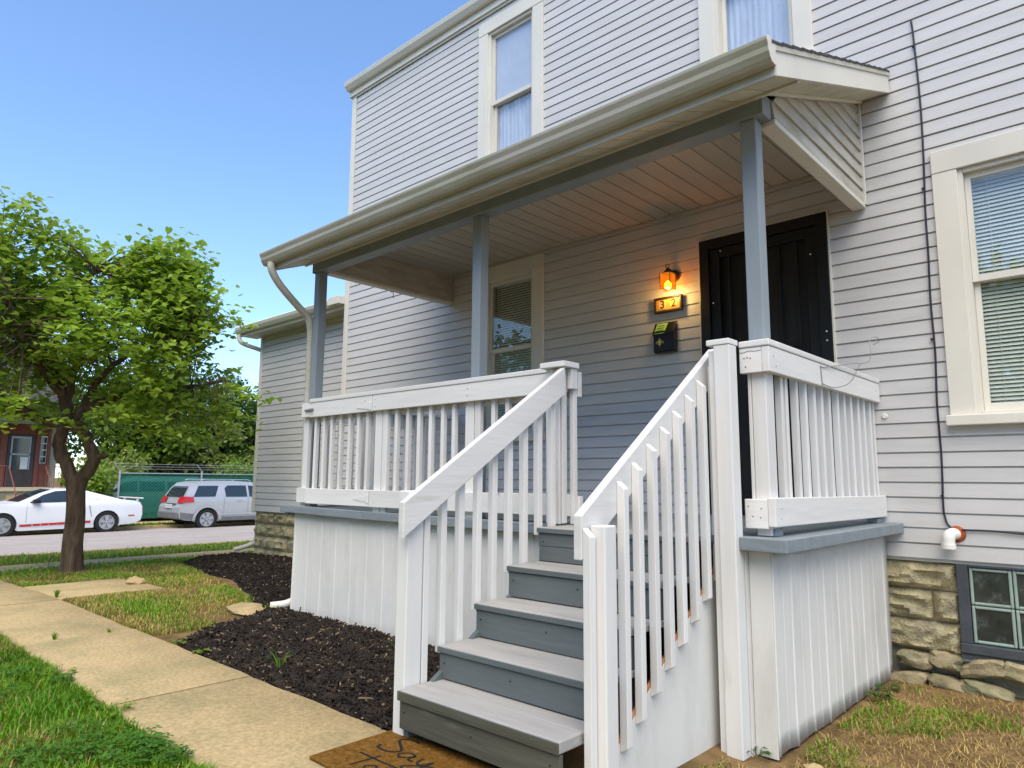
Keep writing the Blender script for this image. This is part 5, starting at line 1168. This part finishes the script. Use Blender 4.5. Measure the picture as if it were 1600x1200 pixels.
def s_right(rg):
    x, y = rg.uniform(.25, 4.2), rg.uniform(-4.6, -.12)
    if x < .5 and y > -2.15: return None
    d_ = noise.noise(Vector((x*1.5, y*1.5, 20)))+.35*noise.noise(Vector((x*4, y*4, 3)))
    if y > -.55 and rg.random() < .85: return None
    if d_ < .03: return (x, y, .5, 2) if rg.random() < .25 else None
    mi = 0 if rg.random() < .62 else (1 if rg.random() < .5 else 2)
    return x, y, .8+.6*d_, mi
blades('lawn_grass', 'sparse grass and straw on bare soil beside the skirting', 42000, s_right, GM, .018, .05, 35, .003, 1.6)
def s_straw(rg):
    x, y = rg.uniform(.25, 4), rg.uniform(-4, -.1)
    if x < .5 and y > -2.15: return None
    return x, y, .35, 2
blades('straw_litter', 'dry straw litter lying on the soil beside the skirting', 16000, s_straw, [GRASS, GRASSY, DRY], .05, .10, 36, .0018, 3.)
# small weeds
def weed(label, loc, n, h, w_, mt, seed, broad=False):
    rg = random.Random(seed); t_ = MB()
    for i in range(n):
        a_ = rg.uniform(0, 6.28); l_ = h*rg.uniform(.2, .8 if not broad else 1.3); hh = h*rg.uniform(.6, 1) if not broad else h*rg.uniform(.25, .7)
        d_ = Vector((math.cos(a_), math.sin(a_), 0)); s_ = Vector((-d_.y, d_.x, 0)); b_ = Vector(loc)+d_*.01
        if broad:
            t_.tube([b_, b_+d_*l_*.5+Vector((0, 0, hh))], .0015, 4)
            c_ = b_+d_*l_*.5+Vector((0, 0, hh)); r_ = w_*rg.uniform(.7, 1.2)
            t_.add([c_, c_+d_*r_*.5+s_*r_*.55+Vector((0, 0, .1*r_)), c_+d_*r_*1.3+Vector((0, 0, -.2*r_)), c_+d_*r_*.5-s_*r_*.55+Vector((0, 0, .1*r_))], [(0, 1, 2), (0, 2, 3)])
        else:
            pts = bezier(b_, b_+d_*l_*.3+Vector((0, 0, hh)), b_+d_*l_+Vector((0, 0, hh*.8)), 4)
            vs = []
            for k_, q in enumerate(pts): ww = w_*(1-k_/4.3); vs += [q-s_*ww, q+s_*ww]
            t_.add(vs, [(2*k_, 2*k_+1, 2*k_+3, 2*k_+2) for k_ in range(4)])
    o = t_.build('weed', mt, None, fix=False); return tag(o, label, 'weed', 'weeds')
weed('tall grassy weed growing in the mulch next to the concrete walk', (-2.30, -3.03, hb1(-2.30, -3.03)-.01), 9, .17, .005, GRASS, 1)
weed('grassy weed tuft in the mulch close to the skirting', (-1.86, -2.42, hb1(-1.86, -2.42)-.01), 9, .20, .005, GRASS, 2)
weed('small leafy weed in the mulch near the steps', (-1.35, -2.72, hb1(-1.35, -2.72)-.01), 8, .07, .03, LEAF, 3, True)
weed('leafy weed at the corner of the walk and mulch', (-3.15, -3.16, .0), 10, .06, .04, LEAFM, 4, True)
weed('second leafy weed spilling onto the walk edge', (-3.55, -3.14, .0), 9, .06, .04, LEAFM, 5, True)
weed('broad leafed weed at the foot of the right skirting', (.50, -.62, -.08), 9, .08, .05, LEAFD, 6, True)
weed('broad leafed weed growing by the skirting near the wall', (.52, -.40, -.08), 8, .07, .05, LEAFD, 7, True)
weed('small weed sprouting beside the bottom of the right newel', (.36, -2.02, -.08), 8, .06, .03, LEAFD, 8, True)
weed('thin sapling shoot leaning against the redbud trunk', (-9.55, -2.5, gz(-9.5)-.03), 14, .45, .04, LEAFD, 9, True)
# broad-leafed clover patches in the near lawn
rgc = random.Random(77); mb = MB(); k_ = 0
while k_ < 45:
    cx_ = rgc.uniform(-6.5, -.6); cy_ = -4.03-rgc.random()**1.7*1.1; k_ += 1
    for j in range(rgc.randint(25, 60)):
        x, y = cx_+rgc.gauss(0, .07), min(-4.0, cy_+rgc.gauss(0, .05)); z = gz(x)+rgc.uniform(.015, .06); s_ = rgc.uniform(.010, .022)
        a0 = rgc.uniform(0, 6.28); tl_ = rgc.gauss(0, .3)
        for q in range(3):
            a_ = a0+q*2.09; d_ = Vector((math.cos(a_), math.sin(a_), tl_)); n_ = Vector((-d_.y, d_.x, 0)); c_ = Vector((x, y, z))
            mb.add([c_, c_+d_*s_*.7+n_*s_*.5, c_+d_*s_*1.3, c_+d_*s_*.7-n_*s_*.5], [(0, 1, 2), (0, 2, 3)])
tag(mb.build('clover', leafmat('clover_leaf', (.065, .185, .010), (.11, .25, .02), .35), None, fix=False), 'clover patches growing in the lawn along the near walk edge', 'clover', kind='stuff')
weed('grass tuft sprouting from the walk joint beside the bare slab', (-4.30, -3.75, .015), 16, .07, .004, GRASS, 21)
weed('low grass tuft in the walk joint nearer the lawn strip', (-4.28, -3.38, .015), 12, .05, .004, GRASS, 22)
weed('grass fringe between the walk and the bare slab', (-6.5, -3.17, .005), 22, .10, .005, GRASS, 23)
weed('dark green weed at the lawn edge overhanging the walk', (-3.2, -4.0, .0), 14, .09, .03, LEAFM, 24, True)
weed('leafy weed at the lawn edge near the walk joint', (-2.2, -3.99, .0), 14, .09, .028, LEAF, 25, True)
# loose stones
def stone(label, loc, size, seed, mt=CONC, flat=.4):
    rg = random.Random(seed); bm = bmesh.new(); bmesh.ops.create_icosphere(bm, subdivisions=2, radius=1)
    for v in bm.verts: v.co = Vector((v.co.x*size, v.co.y*size*.6, v.co.z*size*flat))*(1+.35*noise.noise(v.co*1.5+Vector((seed, 0, 0))))
    me = bpy.data.meshes.new('stone'); bm.to_mesh(me); bm.free(); me.materials.append(mt)
    o = bpy.data.objects.new('stone', me); COL.objects.link(o); o.location = loc; o.rotation_euler[2] = rg.uniform(0, 3); return tag(o, label, 'stone', 'loose stones')
stone('flat grey stone lying on the bare slab near the tree', (-7.0, -2.25, .02), .13, 1)
stone('flat stone slab at the end of the mulch beside the downspout', (-4.55, -2.12, .0), .30, 2, CONC, .15)
stone('small pale stone on the soil beside the skirting', (.62, -2.0, -.07), .05, 3)
stone('tan rock lying in the mulch behind the stair post', (-1.02, -2.75, hb1(-1.02, -2.75)+.03), .06, 4, mat('orange_rock', (.5, .22, .07), .8, .25, 9), .8)
